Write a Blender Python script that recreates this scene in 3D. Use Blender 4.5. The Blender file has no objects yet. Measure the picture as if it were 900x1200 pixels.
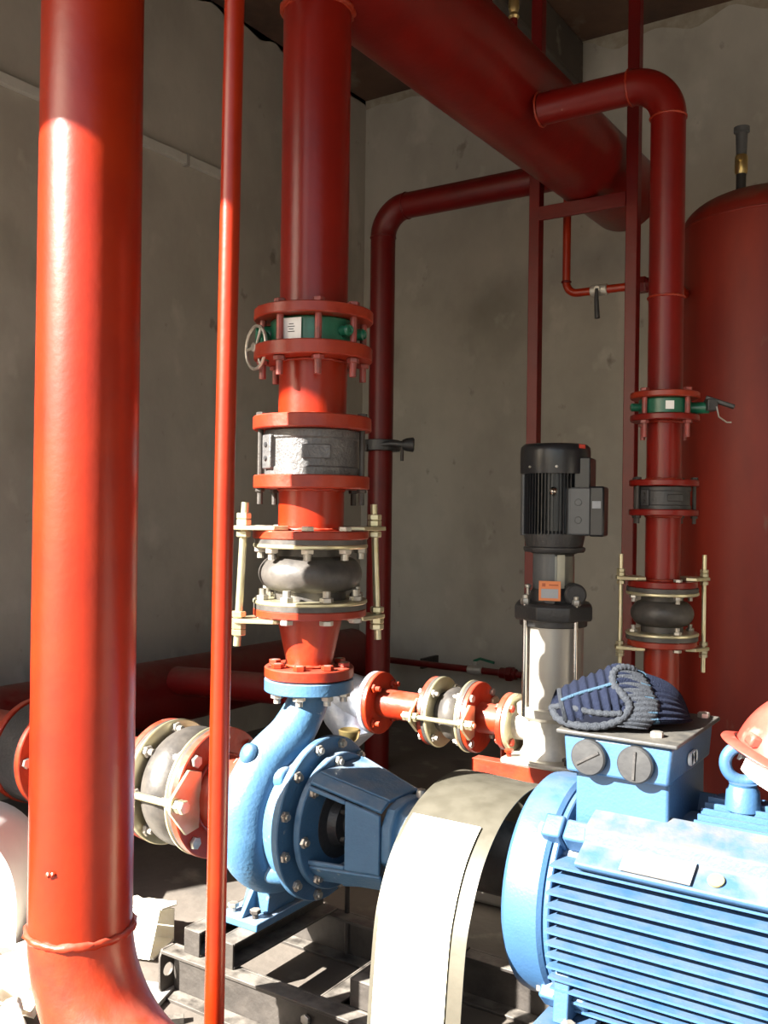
import bpy, math, random
from mathutils import Vector, Matrix, noise
random.seed(7)
sc = bpy.context.scene
PI = math.pi
# ------------------------------------------------------------------ camera
cam_d = bpy.data.cameras.new('camera')
cam_d.sensor_fit = 'VERTICAL'; cam_d.sensor_height = 36; cam_d.lens = 1110/1200*36
cam_d.clip_start = 0.02
cam = bpy.data.objects.new('camera', cam_d); sc.collection.objects.link(cam)
YAW = math.radians(33.3)
cam.matrix_world = (Matrix.Translation((0, 0, 1.2)) @ Matrix.Rotation(YAW, 4, 'Z')
                    @ Matrix.Rotation(PI/2, 4, 'X') @ Matrix.Rotation(math.radians(0.75), 4, 'Z'))
sc.camera = cam
# ------------------------------------------------------------------ sky, sun, exposure
SUN_EL = math.radians(32.5)
SUN_DIR = Vector((math.cos(math.radians(64))*math.cos(SUN_EL), math.sin(math.radians(64))*math.cos(SUN_EL), -math.sin(SUN_EL)))  # travel
sun_d = bpy.data.lights.new('sun', 'SUN'); sun_d.energy = 44; sun_d.angle = math.radians(0.53); sun_d.color = (1, .95, .87)
sun = bpy.data.objects.new('sun', sun_d); sc.collection.objects.link(sun)
sun.location = (-1, -6, 6)
sun.rotation_mode = 'QUATERNION'; sun.rotation_quaternion = SUN_DIR.to_track_quat('-Z', 'Y')
w = bpy.data.worlds.new('world'); sc.world = w; w.use_nodes = True
wn = w.node_tree.nodes; wl = w.node_tree.links
sky = wn.new('ShaderNodeTexSky'); sky.sky_type = 'NISHITA'; sky.sun_disc = False
sky.sun_elevation = SUN_EL; sky.sun_rotation = math.atan2(-SUN_DIR.x, -SUN_DIR.y); sky.dust_density = 2.5; sky.air_density = 1.2
wl.new(sky.outputs[0], wn['Background'].inputs[0]); wn['Background'].inputs[1].default_value = 0.33
vs = sc.view_settings
vs.view_transform = 'Standard'; vs.look = 'None'; vs.gamma = 1; vs.use_curve_mapping = False; vs.exposure = -0.15
sc.cycles.use_denoising = True

# ------------------------------------------------------------------ materials
def mat(name, col, rough=.5, metal=0, col2=None, nscale=6, bump=0, bscale=60, coat=0, dust=0, dustcol=(.42, .39, .34), spots=None, stretch=None, spec=.5):
    m = bpy.data.materials.new(name); m.use_nodes = True
    n = m.node_tree.nodes; l = m.node_tree.links; b = n['Principled BSDF']
    b.inputs['Roughness'].default_value = rough; b.inputs['Metallic'].default_value = metal
    b.inputs['Specular IOR Level'].default_value = spec
    if coat: b.inputs['Coat Weight'].default_value = coat; b.inputs['Coat Roughness'].default_value = .12
    geo = n.new('ShaderNodeNewGeometry')
    src = geo.outputs['Position']
    if stretch:
        mp = n.new('ShaderNodeMapping'); mp.inputs['Scale'].default_value = stretch
        l.new(src, mp.inputs[0]); src = mp.outputs[0]
    last = None
    def rgb(c): return (c[0], c[1], c[2], 1)
    nz = n.new('ShaderNodeTexNoise'); nz.inputs['Scale'].default_value = nscale; nz.inputs['Detail'].default_value = 8; nz.inputs['Roughness'].default_value = .62
    l.new(src, nz.inputs['Vector'])
    mx = n.new('ShaderNodeMix'); mx.data_type = 'RGBA'
    mx.inputs[6].default_value = rgb(col); mx.inputs[7].default_value = rgb(col2 or tuple(c*.8 for c in col))
    cr = n.new('ShaderNodeMapRange'); cr.inputs[1].default_value = .35; cr.inputs[2].default_value = .68
    l.new(nz.outputs[0], cr.inputs[0]); l.new(cr.outputs[0], mx.inputs[0]); last = mx.outputs[2]
    if spots:
        for (c3, sc3, lo, hi) in spots:
            n3 = n.new('ShaderNodeTexNoise'); n3.inputs['Scale'].default_value = sc3; n3.inputs['Detail'].default_value = 5
            l.new(src, n3.inputs['Vector'])
            r3 = n.new('ShaderNodeMapRange'); r3.inputs[1].default_value = lo; r3.inputs[2].default_value = hi
            l.new(n3.outputs[0], r3.inputs[0])
            m3 = n.new('ShaderNodeMix'); m3.data_type = 'RGBA'; l.new(last, m3.inputs[6]); m3.inputs[7].default_value = rgb(c3)
            l.new(r3.outputs[0], m3.inputs[0]); last = m3.outputs[2]
    if dust:
        sx = n.new('ShaderNodeSeparateXYZ'); l.new(geo.outputs['Normal'], sx.inputs[0])
        mr = n.new('ShaderNodeMapRange'); mr.inputs[1].default_value = .35; mr.inputs[2].default_value = .95; mr.inputs[4].default_value = dust
        l.new(sx.outputs[2], mr.inputs[0])
        nd = n.new('ShaderNodeTexNoise'); nd.inputs['Scale'].default_value = 22; nd.inputs['Detail'].default_value = 6
        l.new(geo.outputs['Position'], nd.inputs['Vector'])
        mu = n.new('ShaderNodeMath'); mu.operation = 'MULTIPLY'; l.new(mr.outputs[0], mu.inputs[0])
        m2 = n.new('ShaderNodeMapRange'); m2.inputs[1].default_value = .3; m2.inputs[2].default_value = .6; l.new(nd.outputs[0], m2.inputs[0]); l.new(m2.outputs[0], mu.inputs[1])
        md = n.new('ShaderNodeMix'); md.data_type = 'RGBA'; l.new(last, md.inputs[6]); md.inputs[7].default_value = rgb(dustcol)
        l.new(mu.outputs[0], md.inputs[0]); last = md.outputs[2]
        ra = n.new('ShaderNodeMapRange'); ra.inputs[3].default_value = rough; ra.inputs[4].default_value = .85; l.new(mu.outputs[0], ra.inputs[0]); l.new(ra.outputs[0], b.inputs['Roughness'])
    l.new(last, b.inputs['Base Color'])
    if bump:
        nb = n.new('ShaderNodeTexNoise'); nb.inputs['Scale'].default_value = bscale; nb.inputs['Detail'].default_value = 5
        l.new(src, nb.inputs['Vector'])
        bu = n.new('ShaderNodeBump'); bu.inputs['Strength'].default_value = bump; bu.inputs['Distance'].default_value = .004
        l.new(nb.outputs[0], bu.inputs['Height']); l.new(bu.outputs[0], b.inputs['Normal'])
    return m
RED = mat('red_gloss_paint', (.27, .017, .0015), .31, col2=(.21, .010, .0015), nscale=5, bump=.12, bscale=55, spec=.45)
RED_SHADE_DEEP = mat('red_paint_deep_shade', (.16, .0045, .0025), .34, col2=(.115, .0035, .002), nscale=5, bump=.14, bscale=50, spec=.35)  # same red paint; the dimness up by the ceiling is put into its colour
RED_SHADE_MILD = mat('red_paint_mild_shade', (.19, .006, .002), .30, col2=(.145, .004, .002), nscale=5, bump=.14, bscale=55, spec=.4)  # same red paint, colour darkened for shade on upper riser and right-hand spools
RED_ROUGH = mat('red_brushed_paint', (.31, .026, .005), .38, col2=(.21, .013, .004), nscale=14, bump=.35, bscale=38, coat=.05, dust=.30, dustcol=(.30, .15, .11))
RED_DARK = mat('dark_red_paint', (.12, .0035, .003), .38, col2=(.085, .003, .003), nscale=7, bump=.2, bscale=45, spec=.35, dust=.45, dustcol=(.15, .08, .06))
RED_TANK = mat('tank_red_paint', (.24, .016, .005), .5, col2=(.15, .008, .004), nscale=3.5, bump=.15, bscale=30, stretch=(1, 1, .35), dust=.8, dustcol=(.18, .11, .075), spots=[((.20, .08, .05), 16, .68, .78)])
BLUE = mat('blue_pump_paint', (.058, .150, .265), .42, col2=(.048, .125, .23), nscale=9, bump=.3, bscale=110, dust=.35, dustcol=(.38, .36, .33), spots=[((.40, .42, .42), 40, .70, .78)])
BLUE_M = mat('blue_motor_paint', (.034, .092, .19), .42, col2=(.030, .08, .17), nscale=12, bump=.16, bscale=160, dust=.28, dustcol=(.13, .14, .14))
GREEN = mat('green_valve_paint', (.012, .14, .075), .3, col2=(.01, .09, .05), nscale=20, bump=.2, bscale=80, coat=.2)
BLUE_D = mat('dusty_blue_motor_paint', (.030, .08, .165), .55, col2=(.026, .07, .15), nscale=9, bump=.2, bscale=120, dust=.95, dustcol=(.085, .084, .078))
BLACK = mat('black_cast_iron', (.028, .028, .030), .42, col2=(.045, .043, .042), nscale=18, bump=.4, bscale=90)
GREYCAST = mat('dark_grey_cast', (.085, .083, .085), .36, col2=(.14, .135, .13), nscale=30, bump=.6, bscale=150, metal=.3)
BLACKP = mat('black_motor_paint', (.016, .017, .02), .3, col2=(.022, .022, .025), nscale=10, bump=.1, bscale=80)
GREYP = mat('grey_motor_paint', (.10, .105, .11), .4, nscale=10, bump=.1, bscale=80)
RUBBER = mat('black_rubber', (.035, .032, .030), .45, col2=(.09, .08, .07), nscale=14, bump=.3, bscale=60)
ZINC = mat('yellow_zinc', (.55, .50, .30), .33, metal=.75, col2=(.62, .58, .42), nscale=22, bump=.1, bscale=70)
STEEL = mat('bolt_steel', (.50, .48, .44), .35, metal=.7, col2=(.36, .33, .28), nscale=40, bump=.15, bscale=120)
RUSTB = mat('painted_bolt', (.34, .06, .05), .42, metal=.1, col2=(.16, .06, .05), nscale=40, bump=.2, bscale=120)
INOX = mat('stainless_steel', (.62, .60, .56), .17, metal=1, col2=(.54, .52, .48), nscale=20, bump=.04, bscale=60)
SLEEVE = mat('brushed_sleeve', (.42, .40, .36), .42, metal=.55, col2=(.40, .38, .35), nscale=9, bump=.12, bscale=40)
SILVER = mat('silver_cast_paint', (.44, .46, .50), .42, metal=.35, col2=(.26, .30, .38), nscale=22, bump=.7, bscale=45)
CASTG = mat('light_cast_metal', (.50, .48, .43), .42, metal=.45, col2=(.38, .36, .32), nscale=22, bump=.4, bscale=70)
BRASS = mat('brass', (.62, .48, .20), .28, metal=.9, col2=(.55, .42, .2), nscale=20)
GALV = mat('dusty_sheet_metal', (.085, .078, .058), .5, metal=.3, col2=(.055, .05, .037), nscale=7, bump=.25, bscale=24, dust=.5, dustcol=(.10, .092, .07))
PAPER = mat('pale_yellow_sheet', (.88, .84, .55), .45, col2=(.88, .86, .66), nscale=4)
WHITE = mat('white_plastic', (.82, .82, .80), .4, col2=(.76, .76, .74), nscale=9)
LABELW = mat('white_label', (.85, .85, .82), .5, col2=(.8, .8, .78), nscale=40)
INK = mat('label_ink', (.10, .10, .11), .6)
PLATE = mat('aluminium_plate', (.34, .34, .335), .4, metal=.5, nscale=20)
ORANGEL = mat('orange_label', (.75, .24, .08), .5)
GREYL = mat('grey_label', (.35, .37, .40), .5)
REDL = mat('red_label', (.75, .08, .05), .4)
STEELD = mat('dark_dusty_steel', (.028, .024, .021), .55, metal=.2, col2=(.06, .052, .045), nscale=12, bump=.5, bscale=60, dust=.85, dustcol=(.20, .18, .155))
PLUG = mat('grey_plastic_plug', (.018, .019, .021), .5, col2=(.028, .029, .030), nscale=35, bump=.2, bscale=60)
LIDM = mat('dusty_box_lid', (.05, .05, .048), .5, metal=.3, col2=(.035, .038, .042), nscale=16, bump=.3, dust=.6, dustcol=(.12, .11, .092))
HELM = mat('red_helmet_plastic', (.36, .040, .028), .33, col2=(.33, .07, .052), nscale=13, bump=.08, bscale=50, spots=[((.30, .16, .13), 20, .60, .75)])
STRAP = mat('white_strap', (.80, .80, .76), .45, col2=(.70, .70, .66), nscale=20)
CARD = mat('cream_cardboard', (.62, .55, .40), .75, col2=(.72, .68, .55), nscale=9, bump=.2)
CARDW = mat('white_carton', (.78, .76, .70), .7, col2=(.66, .60, .46), nscale=12, bump=.15)
def knit(name, c1, c2):
    return mat(name, c1, .95, col2=c2, nscale=160, bump=1.0, bscale=420, spec=.15)
NAVY = knit('navy_wool', (.006, .009, .022), (.011, .015, .031))
LBLUE = knit('light_blue_wool', (.035, .07, .11), (.045, .085, .125))
GREYW = knit('grey_wool', (.026, .030, .038), (.042, .047, .056))
WALLM = mat('grey_cement_plaster', (.45, .42, .36), .9, col2=(.34, .315, .27), nscale=1.7, bump=.55, bscale=14,
            spots=[((.21, .195, .16), 1.3, .54, .74), ((.48, .45, .39), 5.5, .60, .75), ((.24, .215, .18), 9, .68, .76)], stretch=(1, 1, .75))
FLOORM = mat('dusty_concrete_floor', (.13, .110, .092), .85, col2=(.085, .073, .061), nscale=2.6, bump=.6, bscale=30,
             spots=[((.20, .18, .15), 6, .60, .72), ((.055, .048, .042), 3.1, .62, .75)])
PLINTHM = mat('concrete_plinth', (.36, .34, .30), .85, col2=(.26, .24, .21), nscale=5, bump=.6, bscale=34)
CEILM = mat('stained_ceiling', (.12, .065, .04), .9, col2=(.05, .028, .02), nscale=2.2, bump=.6, bscale=12, spots=[((.20, .165, .12), 3.5, .57, .70)])
BEAMM = mat('dark_concrete_beam', (.085, .07, .055), .9, col2=(.05, .04, .034), nscale=3, bump=.5, bscale=16, spots=[((.2, .17, .13), 6, .6, .7)])
MORTAR = mat('rough_mortar', (.36, .33, .26), .95, col2=(.24, .2, .15), nscale=14, bump=.9, bscale=40)
APRON = mat('sunny_apron', (.13, .12, .105), .9, col2=(.10, .09, .08), nscale=2, bump=.3)

# ------------------------------------------------------------------ mesh helpers
def basis(axis):
    a = Vector(axis).normalized()
    t = Vector((0, 0, 1)) if abs(a.z) < .9 else Vector((1, 0, 0))
    u = t.cross(a).normalized(); v = a.cross(u)
    return u, v, a
class MB:
    def __init__(s): s.v = []; s.f = []
    def add(s, vs_, fs):
        o = len(s.v); s.v += [tuple(x) for x in vs_]; s.f += [tuple(i+o for i in f) for f in fs]; return s
    def box(s, c, d, rot=None):
        c = Vector(c); h = [x/2 for x in d]; R = rot or Matrix.Identity(3)
        pts = [c + R @ Vector((x*h[0], y*h[1], z*h[2])) for x in (-1, 1) for y in (-1, 1) for z in (-1, 1)]
        return s.add(pts, [(0, 1, 3, 2), (4, 6, 7, 5), (0, 4, 5, 1), (2, 3, 7, 6), (0, 2, 6, 4), (1, 5, 7, 3)])
    def bx(s, x0, x1, y0, y1, z0, z1): return s.box(((x0+x1)/2, (y0+y1)/2, (z0+z1)/2), (x1-x0, y1-y0, z1-z0))
    def lathe(s, prof, o, axis=(0, 0, 1), seg=48, closed=False, jit=0):
        u, v, a = basis(axis); o = Vector(o); n = len(prof); pts = []
        for r, h in prof:
            for k in range(seg):
                t = 2*PI*k/seg
                rr = r + (random.uniform(-jit, jit) if jit else 0)
                pts.append(o + a*(h + (random.uniform(-jit, jit) if jit else 0)) + (u*math.cos(t)+v*math.sin(t))*max(rr, 1e-5))
        fs = []
        m = n if closed else n-1
        for i in range(m):
            j = (i+1) % n
            for k in range(seg):
                k2 = (k+1) % seg
                fs.append((i*seg+k, i*seg+k2, j*seg+k2, j*seg+k))
        if not closed:
            if prof[0][0] > 1e-4: fs.append(tuple(reversed(range(seg))))
            if prof[-1][0] > 1e-4: fs.append(tuple((n-1)*seg+k for k in range(seg)))
        return s.add(pts, fs)
    def cyl(s, p0, p1, r0, r1=None, seg=32):
        p0 = Vector(p0); p1 = Vector(p1); L = (p1-p0).length
        return s.lathe([(r0, 0), (r0 if r1 is None else r1, L)], p0, p1-p0, seg)
    def cylb(s, p0, p1, r, b=.003, seg=32):
        p0 = Vector(p0); p1 = Vector(p1); L = (p1-p0).length
        return s.lathe([(r-b, 0), (r, b), (r, L-b), (r-b, L)], p0, p1-p0, seg)
    def ring(s, o, axis, ri, ro, t, seg=112, b=.0025):   # flange plate from o along the axis by t
        return s.lathe([(ri, 0), (ro-b, 0), (ro, b), (ro, t-b), (ro-b, t), (ri, t)], o, axis, seg, closed=True)
    def tube(s, path, r, seg=32, caps=True, jit=0):
        path = [Vector(p) for p in path]; n = len(path); pts = []
        tang = []
        for i in range(n):
            d = (path[min(i+1, n-1)] - path[max(i-1, 0)]); tang.append(d.normalized())
        u, v, a = basis(tang[0])
        for i in range(n):
            if i:
                q = tang[i-1].rotation_difference(tang[i]); u = q @ u; v = q @ v
            ri = r[i] if isinstance(r, (list, tuple)) else r
            for k in range(seg):
                t = 2*PI*k/seg; rr = ri + (random.uniform(-jit, jit) if jit else 0)
                pts.append(path[i] + (u*math.cos(t)+v*math.sin(t))*rr)
        fs = [(i*seg+k, i*seg+(k+1) % seg, (i+1)*seg+(k+1) % seg, (i+1)*seg+k) for i in range(n-1) for k in range(seg)]
        if caps: fs += [tuple(reversed(range(seg))), tuple((n-1)*seg+k for k in range(seg))]
        return s.add(pts, fs)
    def torus(s, o, axis, R, r, seg=48, ms=12, jit=0, a0=0, a1=2*PI):
        u, v, a = basis(axis); o = Vector(o); full = abs(a1-a0-2*PI) < 1e-6
        if full:
            pts = []
            for i in range(seg):
                t = 2*PI*i/seg; d = u*math.cos(t)+v*math.sin(t)
                for k in range(ms):
                    p = 2*PI*k/ms; rr = r + (random.uniform(-jit, jit) if jit else 0)
                    pts.append(o + d*(R+rr*math.cos(p)) + a*rr*math.sin(p))
            fs = [(i*ms+k, ((i+1) % seg)*ms+k, ((i+1) % seg)*ms+(k+1) % ms, i*ms+(k+1) % ms) for i in range(seg) for k in range(ms)]
            return s.add(pts, fs)
        path = [o + (u*math.cos(t)+v*math.sin(t))*R for t in [a0+(a1-a0)*i/seg for i in range(seg+1)]]
        return s.tube(path, r, ms)
    def hexp(s, p0, p1, r): # hex prism
        p0 = Vector(p0); p1 = Vector(p1); L = (p1-p0).length
        return s.lathe([(r*.9, 0), (r, L*.12), (r, L*.88), (r*.9, L)], p0, p1-p0, 6)
    def prism(s, poly, o, ex, ey, ez, t):  # polygon in (ex,ey) plane, extruded by t along ez
        o = Vector(o); ex = Vector(ex); ey = Vector(ey); ez = Vector(ez); n = len(poly)
        pts = [o+ex*a+ey*b for a, b in poly] + [o+ex*a+ey*b+ez*t for a, b in poly]
        fs = [tuple(reversed(range(n))), tuple(range(n, 2*n))] + [(i, (i+1) % n, n+(i+1) % n, n+i) for i in range(n)]
        return s.add(pts, fs)
def link(o, parent=None):
    sc.collection.objects.link(o)
    if parent is not None: o.parent = parent
    return o
def origin_of(p):
    o = Vector((0, 0, 0))
    while p is not None: o += p.location; p = p.parent
    return o
def fin(me, angle=35):
    me.polygons.foreach_set('use_smooth', [True]*len(me.polygons))
    me.set_sharp_from_angle(angle=math.radians(angle)); me.update()
def obj(name, mb, m, parent=None, bevel=0, angle=35):
    off = origin_of(parent)
    me = bpy.data.meshes.new(name)
    me.from_pydata([(x-off.x, y-off.y, z-off.z) for x, y, z in mb.v], [], mb.f)
    me.validate()
    import bmesh
    b = bmesh.new(); b.from_mesh(me); bmesh.ops.recalc_face_normals(b, faces=b.faces); b.to_mesh(me); b.free()
    fin(me, angle); me.materials.append(m)
    o = bpy.data.objects.new(name, me); link(o, parent)
    if bevel:
        md = o.modifiers.new('bevel', 'BEVEL'); md.width = bevel; md.segments = 2; md.limit_method = 'ANGLE'; md.angle_limit = math.radians(40)
        md.harden_normals = False
    return o
def thing(name, label, cat, loc=(0, 0, 0), group=None):
    o = bpy.data.objects.new(name, None); o.empty_display_size = .05; o.location = loc; link(o)
    o['label'] = label; o['category'] = cat
    if group: o['group'] = group
    return o
def tag(o, label, cat, group=None):
    o['label'] = label; o['category'] = cat
    if group: o['group'] = group
    return o
def struct(o): o['kind'] = 'structure'; return o
# shared bolt meshes (local +Z axis; head at top, nut below)
_bm = {}
def bolt_mesh(r, grip, tail, m, heads=(1, 1)):
    key = (r, round(grip, 4), round(tail, 4), m.name, heads)
    if key not in _bm:
        b = MB(); hr = r*1.75; hh = r*1.25
        b.cyl((0, 0, -tail-(hh if heads[1] else 0)), (0, 0, grip+(0 if heads[0] else tail)), r, seg=10)
        if heads[0]: b.hexp((0, 0, grip), (0, 0, grip+hh), hr)
        if heads[1]: b.hexp((0, 0, -hh), (0, 0, 0), hr)
        me = bpy.data.meshes.new('bolt'); me.from_pydata(b.v, [], b.f); fin(me, 30); me.materials.append(m)
        _bm[key] = me
    return _bm[key]
def bolts(parent, c, axis, rb, n, r, grip, tail, m, a0=0, heads=(1, 1), name='bolt', angs=None):
    """n bolts on a circle; c = the plane where the nuts sit, axis points to the heads"""
    me = bolt_mesh(r, grip, tail, m, heads); off = origin_of(parent)
    u, v, a = basis(axis); q = a.to_track_quat('Z', 'Y')
    for t in (angs or [a0 + 2*PI*(k+.5)/n for k in range(n)]):
        o = bpy.data.objects.new(name, me); link(o, parent)
        o.location = Vector(c) + (u*math.cos(t)+v*math.sin(t))*rb - off
        o.rotation_mode = 'QUATERNION'; o.rotation_quaternion = q @ Matrix.Rotation(random.uniform(0, 1), 3, 'Z').to_quaternion()
def one_bolt(parent, p, axis, r, grip, tail, m, heads=(1, 1), name='bolt'):
    me = bolt_mesh(r, grip, tail, m, heads); o = bpy.data.objects.new(name, me); link(o, parent)
    o.location = Vector(p) - origin_of(parent); o.rotation_mode = 'QUATERNION'; o.rotation_quaternion = Vector(axis).normalized().to_track_quat('Z', 'Y')
    return o
def arc(c, p_from, p_to, n=14):   # arc centre c from p_from to p_to (perpendicular radii)
    c = Vector(c); a = Vector(p_from)-c; b = Vector(p_to)-c
    return [c + a*math.cos(t) + b*math.sin(t) for t in [PI/2*i/n for i in range(n+1)]]
X = Vector((1, 0, 0)); Y = Vector((0, 1, 0)); Z = Vector((0, 0, 1))
LAT = Vector((math.cos(YAW), math.sin(YAW), 0))     # to the viewer's right
FWD = Vector((-math.sin(YAW), math.cos(YAW), 0))

# ------------------------------------------------------------------ the room
XL, XR, YB, YF, H = -3.42, 2.6, 4.94, -0.1, 3.80
struct(obj('floor', MB().bx(XL-.3, XR+.3, YF-.3, YB+.3, -.2, 0), FLOORM))
struct(obj('wall_back', MB().bx(XL-.24, XR+.24, YB, YB+.24, 0, H), WALLM))
struct(obj('wall_left', MB().bx(XL-.24, XL, YF-.24, YB, 0, H), WALLM))
struct(obj('wall_right', MB().bx(XR, XR+.24, YF-.24, YB, 0, H), WALLM))
fw = MB(); fw.bx(XL, -3.36, YF-.2, YF, 0, H); fw.bx(-3.36, 1.9, YF-.2, YF, 2.96, H); fw.bx(1.9, XR, YF-.24, YF, 0, H)
struct(obj('wall_front', fw, WALLM))
struct(obj('ceiling', MB().bx(XL-.24, XR+.24, YF-.24, YB+.24, H, H+.2), CEILM))
struct(obj('ground_outside', MB().bx(-30, 30, -40, YF-.3, -.2, -.02), APRON))
struct(obj('trim_1', MB().bx(-2.28, -1.97, YF, YB, 3.56, H), BEAMM, bevel=.012))
# rough mortar fillets along the wall tops
def rough_strip(name, p0, p1, w_, h_, m, n=90):
    p0 = Vector(p0); p1 = Vector(p1); d = (p1-p0); L = d.length; d.normalize()
    rows = []
    mb = MB(); pts = []
    for i in range(n+1):
        t = i/n; base = p0 + d*L*t
        a = w_*(.35+.9*noise.noise(Vector((t*23, 1, 0)))+.5); b_ = h_*(.6+1.1*noise.noise(Vector((t*31, 5, 2)))+.3)
        a = max(a, .006); b_ = max(b_, .006)
        out = Vector((-d.y, d.x, 0))
        pts += [base, base+out*a, base+out*a*.45-Z*b_*.5, base-Z*b_]
    fs = [(i*4+k, (i+1)*4+k, (i+1)*4+(k+1) % 4, i*4+(k+1) % 4) for i in range(n) for k in range(4)]
    return struct(obj(name, mb.add(pts, fs), m, angle=80))
rough_strip('trim_2', (XR, YB, H), (XL, YB, H), -.05, .06, MORTAR, 160)
rough_strip('trim_3', (XL, 1.2, H), (XL, YB, H), -.03, .03, MORTAR, 80)
# ceiling patches of pale leftover plaster
for k, (x, y, sx, sy) in enumerate([(-3.1, 2.7, .34, .5), (-2.8, 3.35, .5, .16)]):
    mb = MB(); N = 18
    pl = [(x+sx/2*math.cos(2*PI*i/N)*(1+.25*noise.noise(Vector((i*.9, k, 3)))), y+sy/2*math.sin(2*PI*i/N)*(1+.3*noise.noise(Vector((i*.7, k, 9))))) for i in range(N)]
    struct(obj('trim_%d' % (4+k), mb.prism(pl, (0, 0, H-.012), X, Y, Z, .014), MORTAR))
# pale cable trunking on the left wall
t = thing('cable_trunking', 'thin pale conduit strip running level along the grey left wall', 'trunking', (XL, 1.2, 2.9))
obj('strip', MB().bx(XL+.0, XL+.03, .6, 3.66, 2.905, 2.95), mat('pale_conduit', (.55, .54, .49), .7), t, bevel=.003)
for y in (2.2, 3.35): obj('clip', MB().bx(XL, XL+.034, y, y+.02, 2.895, 2.955), mat('conduit_clip', (.34, .33, .3), .7), t)
# concrete plinth for the vertical pump
pl = obj('concrete_plinth', MB().bx(-1.43, -.93, 2.60, 2.98, 0, .36), PLINTHM, bevel=.015)
tag(pl, 'low raised concrete block under the vertical pump and its red channels', 'plinth')

# ------------------------------------------------------------------ near riser with elbow (left)
def weld(parent, o, axis, R, r=.006, name='weld_seam', m=None): 
    return obj(name, MB().torus(o, axis, R, r, 56, 8, jit=r*.35), m or RED_ROUGH, parent, angle=80)
ax, ay, ar = -1.502, 1.227, .0985
t = thing('water_pipe', 'thickest upright glossy red pipe nearest the door, bending into a floor elbow', 'pipe', (ax, ay, 0))
obj('pipe', MB().tube([(ax, ay, .385), (ax, ay, .9), (ax-.025, ay+.022, 1.9), (ax-.07, ay+.06, H)], ar, 72), RED, t)
R_ = .245; ez = .385-R_
el = arc((ax+R_, ay, .385), (ax, ay, .385), (ax+R_, ay, ez), 20)
obj('elbow', MB().tube(el, ar*1.01, 72), RED_ROUGH, t)
obj('run_pipe', MB().tube([(ax+R_, ay, ez), (ax+1.0, ay, ez)], ar, 72), RED, t)
weld(t, (ax, ay, .385), Z, ar+.001, .0075); weld(t, (ax+R_, ay, ez), X, ar+.001, .0065)
obj('paint_drip', MB().lathe([(.0, 0), (.006, .002), (.0, .006)], Vector((ax, ay, .52))-FWD*(ar-.001)-LAT*.03, -FWD, 10).lathe([(.0, 0), (.005, .002), (.0, .006)], Vector((ax, ay, .521))-FWD*(ar-.001)-LAT*.022, -FWD, 10), RED_ROUGH, t)
# thin upright pipe
t = thing('thin_pipe', 'thin upright red pipe passing in front of the blue pump', 'pipe', (-1.276, 1.363, 0))
obj('pipe', MB().tube([(-1.276, 1.363, 0), (-1.270, 1.367, 1.2), (-1.253, 1.378, H)], .0193, 32), RED, t)
obj('base_plate', MB().box((-1.276, 1.363, .003), (.08, .08, .006)), RED_DARK, t, bevel=.001)

# ------------------------------------------------------------------ riser 1
rx, ry, rr = -1.437, 1.86, .084
def spool(name, label, x, y, z0, z1, r, flanges, m=RED, fm=RED_ROUGH, Rf=.145, welds=()):
    t = thing(name, label, 'pipe', (x, y, z0))
    obj('pipe', MB().cyl((x, y, z0), (x, y, z1), r, seg=64), m, t)
    for z, th in flanges: obj('flange', MB().ring((x, y, z), Z, r*.98, Rf, th), fm, t)
    for z in welds: weld(t, (x, y, z), Z, r, .004)
    return t
hx, hz, hr = -1.40, 2.595, .163
spool('riser_pipe', 'fat dark red riser between the overhead header and the green valve', rx, ry, 1.69, 2.455, rr, [(1.665, .026)], m=RED_SHADE_MILD, Rf=.147, welds=(1.694, 2.43))
spool('pipe_spool', 'short red flanged pipe between the green butterfly valve and the dark check valve', rx, ry, 1.43, 1.568, rr, [(1.568, .034), (1.397, .033)], Rf=.146, welds=(1.565, 1.432))
spool('pipe_spool', 'short red flanged pipe between the dark check valve and the big rubber joint', rx, ry, 1.15, 1.256, .081, [(1.254, .032), (1.132, .020)], Rf=.143, welds=(1.252, 1.155))

def butterfly(name, label, c, axis, R, th, m, Rb, nb, rb_bolt, grip0, grip1, tail, m_b, wheel=None, lab=True, side=-1, parent_bolts=True):
    c = Vector(c); a = Vector(axis).normalized()
    t = thing(name, label, 'valve', c)
    b = MB(); b.lathe([(R*.62, -th/2), (R-.004, -th/2), (R, -th/2+.004), (R, th/2-.004), (R-.004, th/2), (R*.62, th/2)], c, a, 64, closed=True)
    obj('body', b, m, t)
    obj('disc', MB().lathe([(R*.62, -.004), (R*.62, .004)], c, a, 32), INOX, t)
    bolts(t, c-a*grip0, a, Rb, nb, rb_bolt, grip0+grip1, tail, m_b, a0=.35)
    return t
bv = butterfly('butterfly_valve', 'green wafer butterfly valve with white tag and handwheel on the fat riser', (rx, ry, 1.6335), Z, .107, .061, GREEN, .124, 8, .0085, .0665, .058, .034, RUSTB)
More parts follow.
